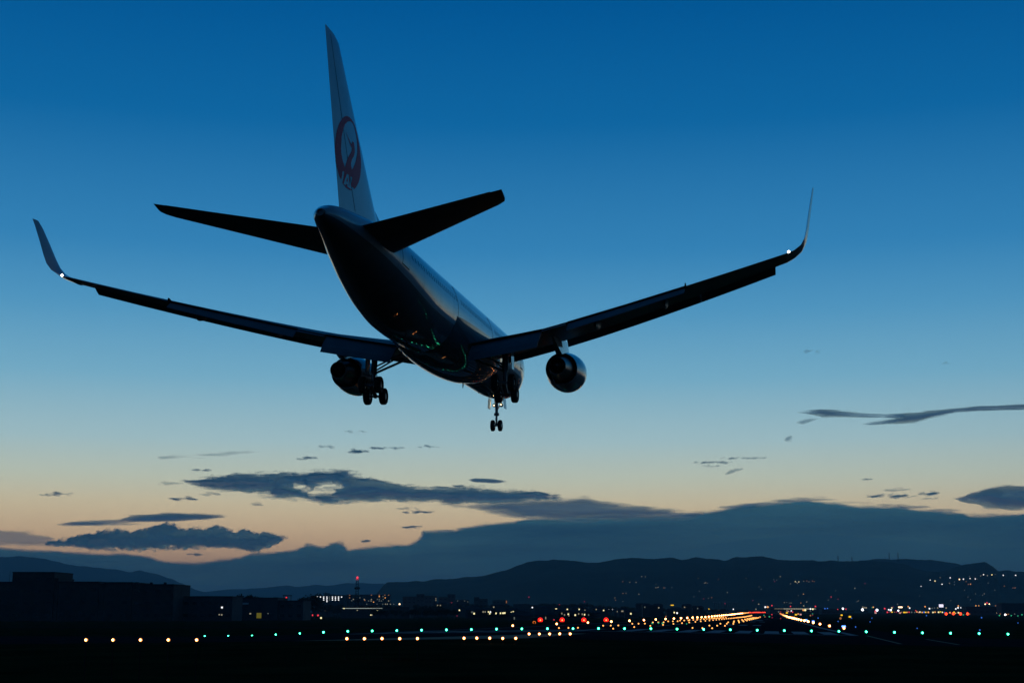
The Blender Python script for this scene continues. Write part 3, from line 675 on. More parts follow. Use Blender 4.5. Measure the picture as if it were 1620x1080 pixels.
# --- emblem: a red disc formed by a crane with raised wings, with the three letters low on the disc
def in_poly(P, x, y):
    c = False; n = len(P)
    for i in range(n):
        (x0, y0), (x1, y1) = P[i], P[(i + 1) % n]
        if (y0 > y) != (y1 > y) and x < (x1 - x0) * (y - y0) / (y1 - y0) + x0: c = not c
    return c
def spline(pts, n=6):
    out = []; m = len(pts)
    for i in range(m):
        p0, p1, p2, p3 = (Vector(pts[(i + k - 1) % m]) for k in range(4))
        for k in range(n):
            t_ = k / n; out.append(tuple(.5 * ((2 * p1) + (p2 - p0) * t_ + (2 * p0 - 5 * p1 + 4 * p2 - p3) * t_ ** 2 + (3 * p1 - p0 - 3 * p2 + p3) * t_ ** 3)))
    return out
# unit disc, +x towards the nose as seen on the right side, +y up
HOLE = spline([(.10, .93), (-.35, .74), (-.58, .35), (-.60, -.05), (-.42, -.36), (-.10, -.50), (.22, -.42), (.50, -.12), (.66, .25), (.60, .62), (.38, .86)])
NECK = spline([(-.30, .50), (-.04, .36), (.12, .30), (.22, .40), (.36, .36), (.42, .18), (.36, .02), (.22, -.12), (.16, -.28), (.24, -.44), (.10, -.60), (-.16, -.60), (-.24, -.46), (-.14, -.24), (.02, -.04), (.16, .10), (.18, .20), (.02, .28)])
LET = [[(-.40, -.50), (-.28, -.50), (-.34, -.78), (-.42, -.86), (-.56, -.84), (-.58, -.74), (-.48, -.76), (-.45, -.72)],
       [(-.30, -.86), (-.17, -.86), (-.14, -.80), (-.02, -.80), (-.02, -.86), (.10, -.86), (.06, -.50), (-.10, -.50)],
       [(.16, -.50), (.29, -.50), (.23, -.76), (.44, -.76), (.42, -.86), (.08, -.86)]]
LETH = [(-.10, -.71), (-.03, -.71), (-.03, -.58)]
def emblem(sgn):
    cz, cs, rr = 5.55, 49.65, 1.98; n = 76; b = MB(); d = 2 * rr / n
    for i in range(n):
        for j in range(n):
            ex_ = (i + .5) / n * 2 - 1; ey = (j + .5) / n * 2 - 1
            if ex_ * ex_ + ey * ey > 1: continue
            white_ = in_poly(HOLE, ex_, ey) and not in_poly(NECK, ex_, ey)
            lx = ex_ if sgn > 0 else -ex_; lx = lx * 1.0; ly = ey + .10
            if any(in_poly(P, lx, ly) for P in LET) and not in_poly(LETH, lx, ly): white_ = True
            if white_: continue
            q4 = []
            for (di, dj) in ((0, 0), (1, 0), (1, 1), (0, 1)):
                s = cs - ((i + di) / n * 2 - 1) * rr; z = cz + ((j + dj) / n * 2 - 1) * rr; a_, b_ = fin_ch(z); q4.append(None if s < a_ + .02 or s > b_ else A(sgn * (fin_half(s, z) + .01), s, z))
            if None in q4: continue
            b.add(q4, [(0, 1, 2, 3)])
    o = b.build('crane_emblem', redp, fin, fix=False); return o
emblem(1); emblem(-1)
# --- landing gear
def wheel(c, R, W, parent, side=1):
    prof = [(-W / 2, R * .55), (-W / 2, R * .86), (-W * .38, R * .97), (-W * .18, R), (W * .18, R), (W * .38, R * .97), (W / 2, R * .86), (W / 2, R * .55)]
    o = MB().lathe(c, (1, 0, 0), prof + [(W * .2, R * .5), (-W * .2, R * .5)], 28, closed=True).build('wheel', tyre, parent, smooth=True)
    MB().lathe(c, (1, 0, 0), [(-W * .42, .02), (-W * .42, R * .3), (-W * .3, R * .54), (W * .3, R * .54), (W * .42, R * .3), (W * .42, .02)], 20).build('wheel_rim', gear, o, smooth=True)
    return o
for sgn in (1, -1):
    X, S = sgn * 4.65, 26.75
    g = MB(); g.tube(A(X * .99, S - .25, -1.2), A(X, S, -3.4), .21, n=14); g.tube(A(X, S, -3.3), A(X, S, -4.52), .14, n=14)
    g.tube(A(X, S - .66, -4.52 - .35), A(X, S + .66, -4.52 + .35), .15, n=10)
    for ds in (-.62, .62): g.tube(A(X - .62, S + ds, -4.52 + .53 * ds), A(X + .62, S + ds, -4.52 + .53 * ds), .09, n=10)
    G = g.build('main_landing_gear', gear, plane, smooth=True)
    for ds in (-.62, .62):
        for dx_ in (-.57, .57): wheel(A(X + dx_, S + ds, -4.52 + .53 * ds), .585, .43, G)
    b = MB(); b.tube(A(X, S, -3.35), A(sgn * 2.2, S + .1, -2.35), .085); b.tube(A(X, S, -2.9), A(sgn * 2.6, S + .2, -2.0), .06); b.tube(A(X, S, -3.2), A(sgn * 3.0, S - 1.2, -1.9), .06); b.build('side_brace', gear, G, smooth=True)
    b = MB(); b.tube(A(X, S + .2, -3.9), A(X, S + .62, -4.3), .045); b.tube(A(X, S + .62, -4.3), A(X, S + .2, -4.75), .045); b.build('torque_link', gear, G)
    b = MB(); b.rings([[A(sgn * 5.05, S - .75, -1.1), A(sgn * 5.10, S - .75, -1.1), A(sgn * 5.10, S + .55, -1.1), A(sgn * 5.05, S + .55, -1.1)], [A(sgn * 5.12, S - .6, -3.2), A(sgn * 5.17, S - .6, -3.2), A(sgn * 5.17, S + .3, -3.2), A(sgn * 5.12, S + .3, -3.2)]]); b.build('gear_door', white, G)
    b = MB(); b.tube(A(X - .1, S + .2, -2.2), A(X - .05, S + .22, -4.6), .025); b.tube(A(X + .14, S + .2, -2.2), A(X + .1, S + .25, -4.3), .02); b.build('hydraulic_hose', dark, G)
S = 5.4
g = MB(); g.tube(A(0, S, -2.4), A(0, S + .02, -3.9), .13, n=12); g.tube(A(0, S, -3.8), A(0, S + .02, -4.9), .085, n=12); g.tube(A(-.36, S + .02, -4.89), A(.36, S + .02, -4.89), .07, n=10)
g.tube(A(-.2, S - .02, -3.95), A(.2, S - .02, -3.95), .13, n=10)
G = g.build('nose_landing_gear', gear, plane, smooth=True)
for sx in (-.31, .31): wheel(A(sx, S + .02, -4.89), .47, .30, G)
b = MB(); b.tube(A(0, S, -3.7), A(-.35, S - .9, -2.6), .05); b.tube(A(0, S, -3.7), A(.35, S - .9, -2.6), .05); b.tube(A(.0, S + .12, -4.0), A(0, S + .4, -4.35), .04); b.tube(A(0, S + .4, -4.35), A(0, S + .1, -4.7), .04); b.build('drag_brace', gear, G)
for sx in (-.62, .62):
    b = MB(); b.rings([[A(sx - .02, S - .75, -2.6), A(sx + .02, S - .75, -2.6), A(sx + .02, S + .35, -2.6), A(sx - .02, S + .35, -2.6)], [A(sx * 1.12 - .02, S - .7, -3.45), A(sx * 1.12 + .02, S - .7, -3.45), A(sx * 1.12 + .02, S + .3, -3.45), A(sx * 1.12 - .02, S + .3, -3.45)]]); b.build('gear_door', white, G)
for sx in (-.30, .30):
    b = MB(); b.lathe(A(sx, S - .42, -3.12), (0, 1, 0), [(-.12, .02), (-.1, .1), (0, .15), (.16, .16), (.16, .13), (.0, .1)], 16); hs = b.build('taxi_light_housing', gear, G, smooth=True)
    b = MB(); b.lathe(A(sx, S - .42, -3.12), (0, 1, 0), [(.02, .01), (.10, .10), (.15, .12), (.24, .09), (.27, .01)], 16); b.build('taxi_light', mat('taxi_light_glow', (.1, .1, .1), emit=(1, .60, .24), estr=70), hs, smooth=True)
#REST
# ------------------------------------------------------------------ airfield lights
LM = {
 'amber': lamp_mat('warm_white_lamp', (1, .34, .09), 26), 'green': lamp_mat('green_lamp', (.05, 1, .48), 20), 'red': lamp_mat('bright_red_lamp', (1, .055, .015), 14),
 'amber_rim': lamp_mat('amber_glow', (1, .30, .07), 1.15), 'green_rim': lamp_mat('green_glow', (.0, .80, .42), 1.0), 'red_rim': lamp_mat('red_glow', (1, .010, .004), 2.4),
 'endred': lamp_mat('runway_end_red', (1, .05, .02), 2.4), 'yel': lamp_mat('runway_yellow_lamp', (1, .40, .09), 2.2), 'dimyel': lamp_mat('centre_line_lamp', (1, .48, .12), 1.6),
 'y': lamp_mat('pale_yellow_light', (1, .88, .45), 1.25), 'w': lamp_mat('white_light', (.9, .92, .95), 1.5), 'W': lamp_mat('cold_white_floodlight', (.86, .88, 1), 4.0),
 'o': lamp_mat('orange_light', (1, .42, .12), 1.1), 'O': lamp_mat('warm_floodlight', (1, .66, .38), 3.2), 'a': lamp_mat('yellow_sign_light', (1, .60, .02), 1.2),
 'r': lamp_mat('small_red_light', (1, .05, .08), 1.0), 'R': lamp_mat('strong_red_light', (1, .045, .012), 4.5), 'g': lamp_mat('small_green_light', (.05, .75, .35), .6),
 'b': lamp_mat('small_blue_light', (.05, .22, 1), .8), 'B': lamp_mat('bright_blue_sign_light', (.10, .28, 1), 4.0), 'p': lamp_mat('pink_light', (.9, .45, .42), .7),
 's': lamp_mat('faint_light', (.62, .55, .38), .45), 'd': lamp_mat('dim_light', (.40, .46, .42), .28), 'q': lamp_mat('faint_orange_light', (.8, .32, .12), .42), 'e': lamp_mat('faint_red_light', (.7, .04, .12), .32)}
pole_m = mat('dark_pole', (.02, .02, .022), rough=.9, spec=.05)
def ball_mesh(key, r, n=10, m=6):
    k = 'bm_%s_%.3f' % (key, r)
    if k not in MATS:
        b = MB(); n = 16; pr = [(-r * math.cos(math.pi * j / 10), r * math.sin(math.pi * j / 10)) for j in range(11)]
        b.lathe((0, 0, 0), (0, -1, 0), pr, n)
        for j in range(10):      # the glass facing the approach glows white hot in its middle, coloured round it
            for i in range(n): b.m[j * n + i] = 1 if j >= (9 if key == 'red' else 8) else 0
        MATS[k] = b.mesh('lens', [LM.get(key + '_rim', LM[key]), LM[key]], smooth=True)
    return MATS[k]
def field_lamp(name, label, cat, group, p, r, key, base_z):
    """a small runway lamp: Empty at the ground, a stand and a lens"""
    e = empty(name, (p.x, p.y, base_z)); tag(e, label, cat, group)
    h = max(.06, p.z - base_z)
    sb = MB(); sb.tube((0, 0, -.02), (0, 0, h - r * .7), .02, n=6); sb.tube((0, 0, -.02), (0, 0, .03), .12, n=8); sb.build('stand', pole_m, e)
    o = link('lens', ball_mesh(key, round(r, 3)), e); o.location = (0, 0, h); return e
def lit_dot(name, label, cat, group, p, r, key, base_z):
    """a lamp too small to show its parts: lens on its stub in one mesh"""
    h = max(r * .8, p.z - base_z); b = MB(); b.tube((0, 0, -.05), (0, 0, h), min(.12, r * .4), n=4); b.cur = 1; n0 = len(b.m)
    b.lathe((0, 0, h), (0, -1, 0), [(-r * math.cos(math.pi * j / 8), r * math.sin(math.pi * j / 8)) for j in range(9)], 10)
    for j in (6, 7):
        for i in range(10): b.m[n0 + j * 10 + i] = 2
    o = b.build(name, [pole_m, LM.get(key + '_rim', LM[key]), LM[key]], fix=False); o.location = (p.x, p.y, base_z); return tag(o, label, cat, group)
BARS = [(45.2, [(136.3, 1011.5), (179, 1011.5), (222.5, 1011.5), (266.5, 1011.5), (311.3, 1011.5)], 6.4, 'nearest approach light row at the far left'),
        (75, [(548.9, 1009.5), (576.6, 1009.5), (604.5, 1009.3), (632.4, 1009.5), (660.4, 1009.3)], 6.2, 'approach light row left of the nose wheels'),
        (105, [(734.2, 1008.7), (754.4, 1008.6), (774.7, 1008.7), (795.4, 1008.9), (815.9, 1008.9)], 5.8, 'approach light row below the nose wheels'),
        (134, [(837, 1002), (853.2, 1002), (869.4, 1002), (885.5, 1001.8), (902, 1001.9)], 5.5, 'approach light row nearest the green lights')]
for D, pts, px, lab in BARS:
    for i, (u, v) in enumerate(pts):
        x = D * RS + CL * RC; Y = D * RC - CL * RS - (i - 2) * RS * .98; p = at(u, v, Y)
        field_lamp('approach_light', '%s of five warm white lamps in the %s' % (nth(i), lab), 'approach light', 'approach lights before the runway', p, px * .43 * Y / 2290, 'amber', gz(p.x, p.y))
GREEN = [(324.1, 1005.7), (361.3, 1005.2), (398.8, 1004.8), (436.3, 1003), (474.4, 1001.2), (511.9, 999.3), (550.4, 997.8), (588.9, 997.2), (627.9, 996.7), (667, 996), (706.3, 995.5), (745.8, 995), (785.6, 994.3), (825.6, 994), (866, 993.6), (906.5, 993.6), (946.8, 993.3), (987.9, 993.5), (1029.6, 993.7), (1070.9, 994.2), (1113.1, 994.8), (1155.2, 995.4), (1197.7, 996.1), (1240.5, 996.7), (1283.4, 997.2), (1326.9, 997.8), (1370.1, 998.6), (1414.7, 999.4), (1458.9, 1000.2), (1503.5, 1000.8), (1548.6, 1001.3), (1594.2, 1002.2)]
for i, (u, v) in enumerate(GREEN):
    l = -67.5 + 92.5 * i / 31; q_ = ap(164, l); p = at(u, v, q_.y)
    field_lamp('threshold_light', '%s green lamp from the left in the long threshold row' % nth(i), 'threshold light', 'green threshold lights', p, (3.2 if i < 5 else 4.3) / 2 * q_.y / 2290, 'green', min(gz(p.x, p.y), p.z - .1))
def along(name, lab, cat, grp, l, D0, step, n, pxs, key, dz=.35, ord_=True, keyf=None):
    for k in range(n):
        D = D0 + step * k; p = ap(D, l, dz); px = interp(D, [200, 700, 3200], pxs); r = min(.95, px / 2 * p.y / 2290)
        ll = lab % nth(k) if ord_ else lab
        p.z = max(p.z, ground(D, l) + r * .9)
        kk = keyf(D) if keyf else key
        f = field_lamp if (px * p.y and D < 420 and cat == 'edge light') else lit_dot
        f(name, ll, cat, grp, p, r, kk, ground(D, l))
along('runway_edge_light', '%s white lamp from the near end of the left runway edge', 'edge light', 'left runway edge lights', -51.6, 287, 60, 48, (4.4, 3.4, 2.0), 'amber', keyf=lambda D: 'amber' if D < 2560 else 'yel')
along('runway_edge_light', '%s white lamp from the near end of the right runway edge', 'edge light', 'right runway edge lights', 11.0, 237, 60, 49, (4.8, 3.7, 2.0), 'amber', keyf=lambda D: 'amber' if D < 2560 else 'yel')
along('centre_line_light', '%s small lamp from the near end of the runway centre line', 'runway light', 'runway centre line lights', -21.3, 195, 30, 44, (2.4, 1.8, 1.0), 'yel', dz=.08)
for l, sd in ((-31.6, 'left'), (-10.8, 'right')):
    for k in range(13):
        D = 225 + 60 * k
        for j in (-1, 0, 1):
            p = ap(D, l + j * 1.5, .1); r = min(.5, interp(D, [200, 1000], [2.5, 1.7]) / 2 * p.y / 2290)
            lit_dot('touchdown_light', '%s lamp in the %s row of three on the %s half of the runway' % (('left', 'middle', 'right')[j + 1], nth(k), sd), 'runway light', 'touchdown lights on the %s half' % sd, p, r, 'yel', ground(D, l + j * 1.5))
for k in range(22):
    l = CL - 30 + 60 * k / 21; p = ap(3166, l, 1.2)
    lit_dot('runway_end_light', '%s red lamp from the left across the far end of the runway' % nth(k), 'runway end light', 'red runway end lights', p, 1.35, 'endred', ground(3166, l))
# precision approach path indicator: four red lamps left of the runway
for i, u in enumerate((854.8, 889.3, 923.6, 958.8)):
    p = at(u, 980.2, 585 - i * 1.6); g0 = gz(p.x, p.y); e = empty('glide_path_light', (p.x, p.y, g0)); tag(e, '%s from the left of the four strong red lamps beside the runway' % nth(i), 'glide path light', 'glide path indicator units')
    h = p.z - g0; b = MB(); b.box(-.55, .55, -.1, 1.1, h - .5, h - .18); b.build('housing', mat('orange_unit_paint', (.35, .12, .03), rough=.5), e)
    b = MB()
    for x in (-.45, .45): b.tube((x, .5, -.03), (x, .5, h - .48), .04, n=6)
    tag(b.build('legs', pole_m, e), kind='stuff')
    o = link('lens', ball_mesh('red', .98, 14, 8), e); o.location = (0, -.2, h)
    b = MB(); b.ball((0, 0, 0), .30, 10, 6); o = b.build('lamp_reflection', LM['endred'], e, smooth=True); o.location = (0, -.6, max(.3, h - 1.9))  # glowing ball added below the lamp to imitate its reflection
# digit board: an orange 9
def strip(b, pts, w, y, t_=.05):
    for (a, c) in zip(pts[:-1], pts[1:]):
        a = Vector((a[0], 0, a[1])); c = Vector((c[0], 0, c[1])); d = (c - a).normalized(); n = Vector((-d.z, 0, d.x)) * w / 2; a -= d * w * .3; c += d * w * .3
        q4 = [a + n, a - n, c - n, c + n]; vs = [Vector((v.x, y, v.z)) for v in q4] + [Vector((v.x, y + t_, v.z)) for v in q4]
        b.add(vs, [(0, 1, 2, 3), (7, 6, 5, 4), (0, 4, 5, 1), (1, 5, 6, 2), (2, 6, 7, 3), (3, 7, 4, 0)])
p = at(845.2, 981.5, 470); g0 = gz(p.x, p.y); e = empty('distance_sign', (p.x, p.y, g0)); tag(e, 'black runway distance board with an orange glowing number 9, left of the red lamps', 'sign')
h = p.z - g0
MB().box(-.85, .85, .1, .3, h - .95, h + .95).build('board', mat('black_board', (.01, .01, .01), rough=.7), e)
b = MB(); C9 = [(.40 * math.sin(a), .28 + .40 * math.cos(a)) for a in [rad(x) for x in range(90, 460, 24)]]; strip(b, C9, .16, .02); strip(b, [(.40, .30), (.36, -.1), (.2, -.45), (-.02, -.72)], .16, .02)
b.build('number', lamp_mat('orange_number', (1, .22, .02), .9), e)
b = MB(); b.tube((-.6, .2, -.05), (-.6, .2, h - .9), .05, n=6); b.build('post', pole_m, e); b = MB(); b.tube((.6, .2, -.05), (.6, .2, h - .9), .05, n=6); b.build('post', pole_m, e)

# ------------------------------------------------------------------ buildings
wallm = mat('dim_concrete_wall', (.075, .066, .062), rough=.9, spec=.1, var=.2, vscale=.2)
wall2 = mat('grey_block_wall', (.085, .085, .09), rough=.9, spec=.1, var=.2, vscale=.1)
roofm = mat('dark_roof', (.045, .045, .05), rough=.85, spec=.1, var=.2, vscale=.5)
wing_ = mat('unlit_window_glass', (.02, .025, .03), rough=.25, spec=.5)
skyl = mat('pale_roof_glazing', (.45, .5, .55), rough=.3)
def px2m(u, v, Y): p = at(u, v, Y); return p.x, p.z
def block(e, Y, u0, u1, v, depth=18, m=wallm, rows=0, part='wall', gap=3.6, base=None):
    """one rectangular volume of a building with its roof slab and unlit windows, in the building's own frame"""
    ox, oy, oz = e.location; x0, z1 = px2m(u0, v, Y); x1, _ = px2m(u1, v, Y); yy = Y - oy
    MB().box(x0 - ox, x1 - ox, yy, yy + depth, -.3, z1 - oz - .4).build(part, m, e)
    MB().box(x0 - ox - .15, x1 - ox + .15, yy - .15, yy + depth + .15, z1 - oz - .397, z1 - oz).build('roof', roofm, e)
    if rows:
        b = MB(); n = int((x1 - x0) / gap)
        for r in range(rows):
            zz = (z1 - oz - .4) * (r + .35) / rows
            for k in range(n):
                xx = x0 - ox + (k + .5) * (x1 - x0) / n; b.box(xx - gap * .28, xx + gap * .28, yy - .06, yy - .005, zz, zz + 1.3)
        if b.v: tag(b.build('unlit_windows', wing_, e), kind='stuff')
def lit_window(e, u, v, Y, w, h, key, name='lit_window'):
    ox, oy, oz = e.location; x, z = px2m(u, v, Y); yy = Y - oy - .14
    return MB().box(x - ox - w / 2, x - ox + w / 2, yy, yy + .1, z - oz - h / 2, z - oz + h / 2).build(name, LM[key], e)
def building(name, label, cat, u, Y, group=None):
    x, _ = px2m(u, 967, Y); e = empty(name, (x, Y, gz(x, Y) - .0)); return tag(e, label, cat, group)
e = building('airport_building', 'long dark stepped airport building with a tall block near its left end', 'building', 130, 620)
for (u0, u1, v, d, r) in ((-90, 20, 919.5, 30, 3), (20.3, 86.7, 904, 26, 4), (87, 92.7, 914, 22, 0), (93, 157, 919.2, 34, 3), (157.3, 164.7, 922.2, 20, 3), (165, 209.7, 920, 34, 3), (210, 275, 923.2, 32, 3)): block(e, 620, u0, u1, v, d, rows=r, gap=4.2)
ox, oy, oz = e.location
for u, v in ((217, 921.5), (239, 922), (261, 922)):
    x, z = px2m(u, v, 625); MB().box(x - ox - .5, x - ox + .5, 5, 6.2, z - oz - .8, z - oz + .4).build('roof_vent', roofm, e)
x, z = px2m(16, 903, 640); b = MB(); b.tube((x - ox, 20, 8), (x - ox, 20, z - oz), .12, .05, n=6); b.build('roof_mast', pole_m, e)
e = building('airport_building', 'low dark flat building between the stepped airport building and the trees', 'building', 322, 640)
block(e, 640, 275.5, 368, 942.3, 24, m=wall2, rows=2); lit_window(e, 347, 971.5, 640, .6, .5, 's'); lit_window(e, 350.8, 971.8, 640, .6, .6, 's'); lit_window(e, 351.2, 960.2, 640, .7, .7, 'w', 'wall_lamp')
e = building('hangar', 'low dark hangar with a dull yellow lit doorway and one pale skylight', 'building', 410, 700)
block(e, 700, 369, 440, 944.5, 30, m=wall2, rows=0); block(e, 701, 440.3, 480, 949, 26, m=wall2, rows=2)
lit_window(e, 409.7, 973, 700, 2.3, 2.5, 'q', 'lit_doorway').data.materials[0] = lamp_mat('dull_yellow_door', (.30, .26, .03), .35)
lit_window(e, 396, 970, 700, .8, .6, 's'); lit_window(e, 424, 969.8, 700, .5, .4, 'd')
x, z = px2m(389, 954, 700); ox, oy, oz = e.location; MB().box(x - ox - 1.4, x - ox + 1.4, -.8, -.16, z - oz - .5, z - oz + .4).build('skylight', skyl, e)
e = building('frame_gantry', 'dark steel frame gantry with two small red lights behind the hangar', 'gantry', 456, 760)
ox, oy, oz = e.location
for u in (449, 454.5, 460.5):
    x, z = px2m(u, 941.3, 760); b = MB(); b.tube((x - ox, 0, -.2), (x - ox, 0, z - oz), .16, n=6); b.build('post', pole_m, e)
x0, z = px2m(447.5, 941.6, 760); x1, _ = px2m(462, 941.6, 760); MB().box(x0 - ox, x1 - ox, -.2, .2, z - oz - .2, z - oz + .25).build('beam', pole_m, e)
for u, v in ((452.8, 945), (450, 950)):
    x, z = px2m(u, v, 758); b = MB(); b.ball((x - ox, -1.6, z - oz), .42, 8, 6); b.build('red_light', lamp_mat('gantry_red', (1, .03, .03), 1.6), e)
# radio tower
e = building('radio_tower', 'tall slim tower with two dark platforms and a red light on top', 'tower', 564.3, 1500)
ox, oy, oz = e.location; zt = px2m(564, 913.5, 1500)[1] - oz; z1 = px2m(564, 930.3, 1500)[1] - oz; z2 = px2m(564, 950, 1500)[1] - oz
b = MB()
for sx in (-1, 1):
    for sy in (-1, 1):
        b.tube((sx * 1.9, sy * 1.9, -.3), (sx * 1.25, sy * 1.25, z1), .22, .18, n=5); b.tube((sx * 1.25, sy * 1.25, z1), (sx * 1.05, sy * 1.05, zt - 1), .18, n=5)
n = 16
for k in range(n):
    za, zb = zt * k / n, zt * (k + 1) / n - .2; ra = interp(za, [0, z1, zt], [1.9, 1.25, 1.05]); rb = interp(zb, [0, z1, zt], [1.9, 1.25, 1.05])
    for s1, s2 in (((-1, -1), (1, -1)), ((1, -1), (-1, -1)), ((-1, 1), (1, 1)), ((-1, -1), (-1, 1)), ((1, -1), (1, 1))):
        b.tube((s1[0] * ra, s1[1] * ra, max(0, za)), (s2[0] * rb, s2[1] * rb, zb), .13, n=4)
tag(b.build('lattice_mast', pole_m, e), kind='stuff')
b = MB(); b.lathe((0, 0, 0), (0, 0, 1), [(z1 - 1.0, 1.6), (z1 - .6, 2.9), (z1 + 1.1, 2.9), (z1 + 1.4, 1.8)], 16); b.build('platform', pole_m, e)
b = MB(); b.lathe((0, 0, 0), (0, 0, 1), [(z2 - 1.3, 1.9), (z2 - .9, 3.0), (z2 + 1.3, 3.0), (z2 + 1.6, 1.9)], 16); b.build('platform', pole_m, e)
b = MB(); b.tube((0, 0, zt - 1), (0, 0, zt + .4), .5, n=6); b.ball((0, 0, zt + .3), 1.15, 12, 8); b.build('red_beacon', lamp_mat('tower_red', (1, .05, .09), 1.5), e)
for sx in (-.9, .9):
    b = MB(); b.ball((sx, -1.4, zt - 1.7), .4, 8, 6); b.build('red_light', LM['r'], e)
# apartment blocks
def cv(o, l): return [(o[0] + x / o[2], o[1] + y / o[2]) + tuple(r) for (x, y, *r) in l]
T5 = (480, 900, 10.125)
e = building('apartment_block', 'long dark apartment block with scattered orange windows behind the radio tower', 'apartment block', 575, 2200)
block(e, 2200, 548, 617, 939.8, 16, m=wall2, rows=7, gap=5); block(e, 2203, 527, 547.5, 940.5, 15, m=wall2, rows=0)
for u, v, k in cv(T5, [(740, 412, 'q'), (740, 455, 'q'), (1090, 411, 'q'), (1090, 480, 's'), (1085, 505, 's'), (1125, 523, 'o'), (1215, 435, 'o'), (1215, 415, 'q'), (1275, 435, 'd'), (1305, 411, 'q'), (1310, 455, 'o'), (1365, 411, 'q'), (1365, 505, 's'), (975, 480, 's'), (985, 495, 'q'), (800, 480, 's'), (775, 500, 'd'), (1185, 480, 'd'), (1215, 480, 'd'), (1280, 480, 'd'), (905, 455, 'd'), (1045, 505, 'd'), (1215, 505, 'd'), (1250, 505, 'd')]): lit_window(e, u, v, 2200, 1.5, 1.4, k)
e = building('apartment_block', 'apartment block with neat columns of white stair lights left of the radio tower', 'apartment block', 520, 2150)
block(e, 2150, 499, 546, 942.0, 14, m=wall2, rows=0)
for j, u in enumerate((502, 507, 512.1, 517.2, 521.2, 526, 530.7, 535.6, 540.4)):
    for i, v in enumerate((943.6, 946, 948.4, 950.9)):
        if (i > 0 and j in (0, 1, 8)) or (i == 3 and j != 3): continue
        lit_window(e, u, v, 2150, 1.5, 1.4, 'd' if j == 4 else 'w')
e = building('apartment_block', 'dark stepped apartment block with a tall right end, right of the tower', 'apartment block', 680, 2100)
for u0, u1, v in ((637, 658.7, 943.2), (659, 671, 939.3), (671.3, 690, 942), (694, 707.8, 944), (708, 720, 939.5), (720.3, 742, 948.3)): block(e, 2100, u0, u1, v, 15, m=wall2, rows=5, gap=5)
for v in (946.3, 949, 954.2): lit_window(e, 689.6, v, 2100, 1.3, 1.3, 's')
for u, v in ((724, 950), (740, 951.3), (735, 950)): lit_window(e, u, v, 2100, 1.1, 1.1, 'd')
e = building('apartment_block', 'small dark block with a raised left end in the middle of the horizon', 'apartment block', 762, 1900)
block(e, 1900, 750, 758, 944.2, 14, m=wall2, rows=4, gap=5); block(e, 1900, 758.3, 771.5, 946.8, 14, m=wall2, rows=4, gap=5)
e = building('apartment_block', 'faint dark block with one orange stair window right of the small block', 'apartment block', 790, 2300)
block(e, 2300, 779, 802.5, 948.8, 14, m=wall2, rows=4, gap=5); lit_window(e, 801.2, 950.4, 2300, 1.5, 1.5, 'q'); lit_window(e, 801.2, 952.6, 2300, 1.5, 1.5, 'q')
# long lit canopy
e = building('freight_shed', 'long low shed with a thin white lit strip under its roof edge', 'building', 590, 1050)
block(e, 1050, 540, 648, 960.2, 40, m=wall2)
lit_window(e, 573, 961.6, 1050, 29, .42, 'd', 'lit_eave_strip').data.materials[0] = lamp_mat('strip_light', (.55, .65, .6), .55)
lit_window(e, 597, 961.8, 1050, 8, .3, 'd', 'lit_eave_strip')
for u, v, k in cv(T5, [(651, 625, 'y'), (1185, 655, 'y'), (863, 655, 's'), (1080, 730, 'y'), (1100, 730, 's')]): lit_window(e, u, v, 1050, .8, .7, k)
# airport terminal at the far right of the runway end
e = building('terminal_building', 'long low terminal with a bright unbroken row of windows right of the runway end', 'building', 1258, 2300)
block(e, 2300, 1218, 1300, 960.8, 40, m=wall2)
for k in range(40):
    u = 1226 + k * 1.62; lit_window(e, u, 962.3 + (.12 if k > 8 else 0), 2300, .95, 1.5 if k > 8 else 1.0, 's' if k < 9 else 'y', 'lit_window').data.materials[0] = LM['s'] if k < 9 else lamp_mat('terminal_window', (.62, .60, .45), .75)
e = building('elevated_road', 'thin pale elevated road low in front of the hills at centre right', 'elevated road', 1147, 3300)
ox, oy, oz = e.location; x0, z = px2m(1128, 951.5, 3300); x1, _ = px2m(1166, 951.5, 3300)
MB().box(x0 - ox, x1 - ox, -4, 4, z - oz - .7, z - oz + .2).build('deck', mat('pale_concrete', (.45, .47, .48), rough=.7), e)
for k in range(7):
    x = x0 + (x1 - x0) * (k + .5) / 7 - ox; b = MB(); b.tube((x, 0, -1), (x, 0, z - oz - .6), .8, n=6); b.build('pier', wall2, e)
for (u0, u1, v, Y, lab) in ((1528, 1576, 959.2, 1900, 'dark long shed low on the right horizon under orange lights'), (1584, 1660, 953.5, 1850, 'dark tall shed at the right edge with warm floodlights on its roof'), (1300, 1330, 962.5, 2250, 'low dark building right of the lit terminal'), (640, 690, 962, 1300, 'long low dark building below the stepped apartment block'), (812, 838, 955, 1700, 'flat dark warehouse left of the orange number board')):
    e = building('warehouse', lab, 'building', (u0 + u1) / 2, Y); block(e, Y, u0, u1, v, 20, m=wall2, rows=1, gap=7)

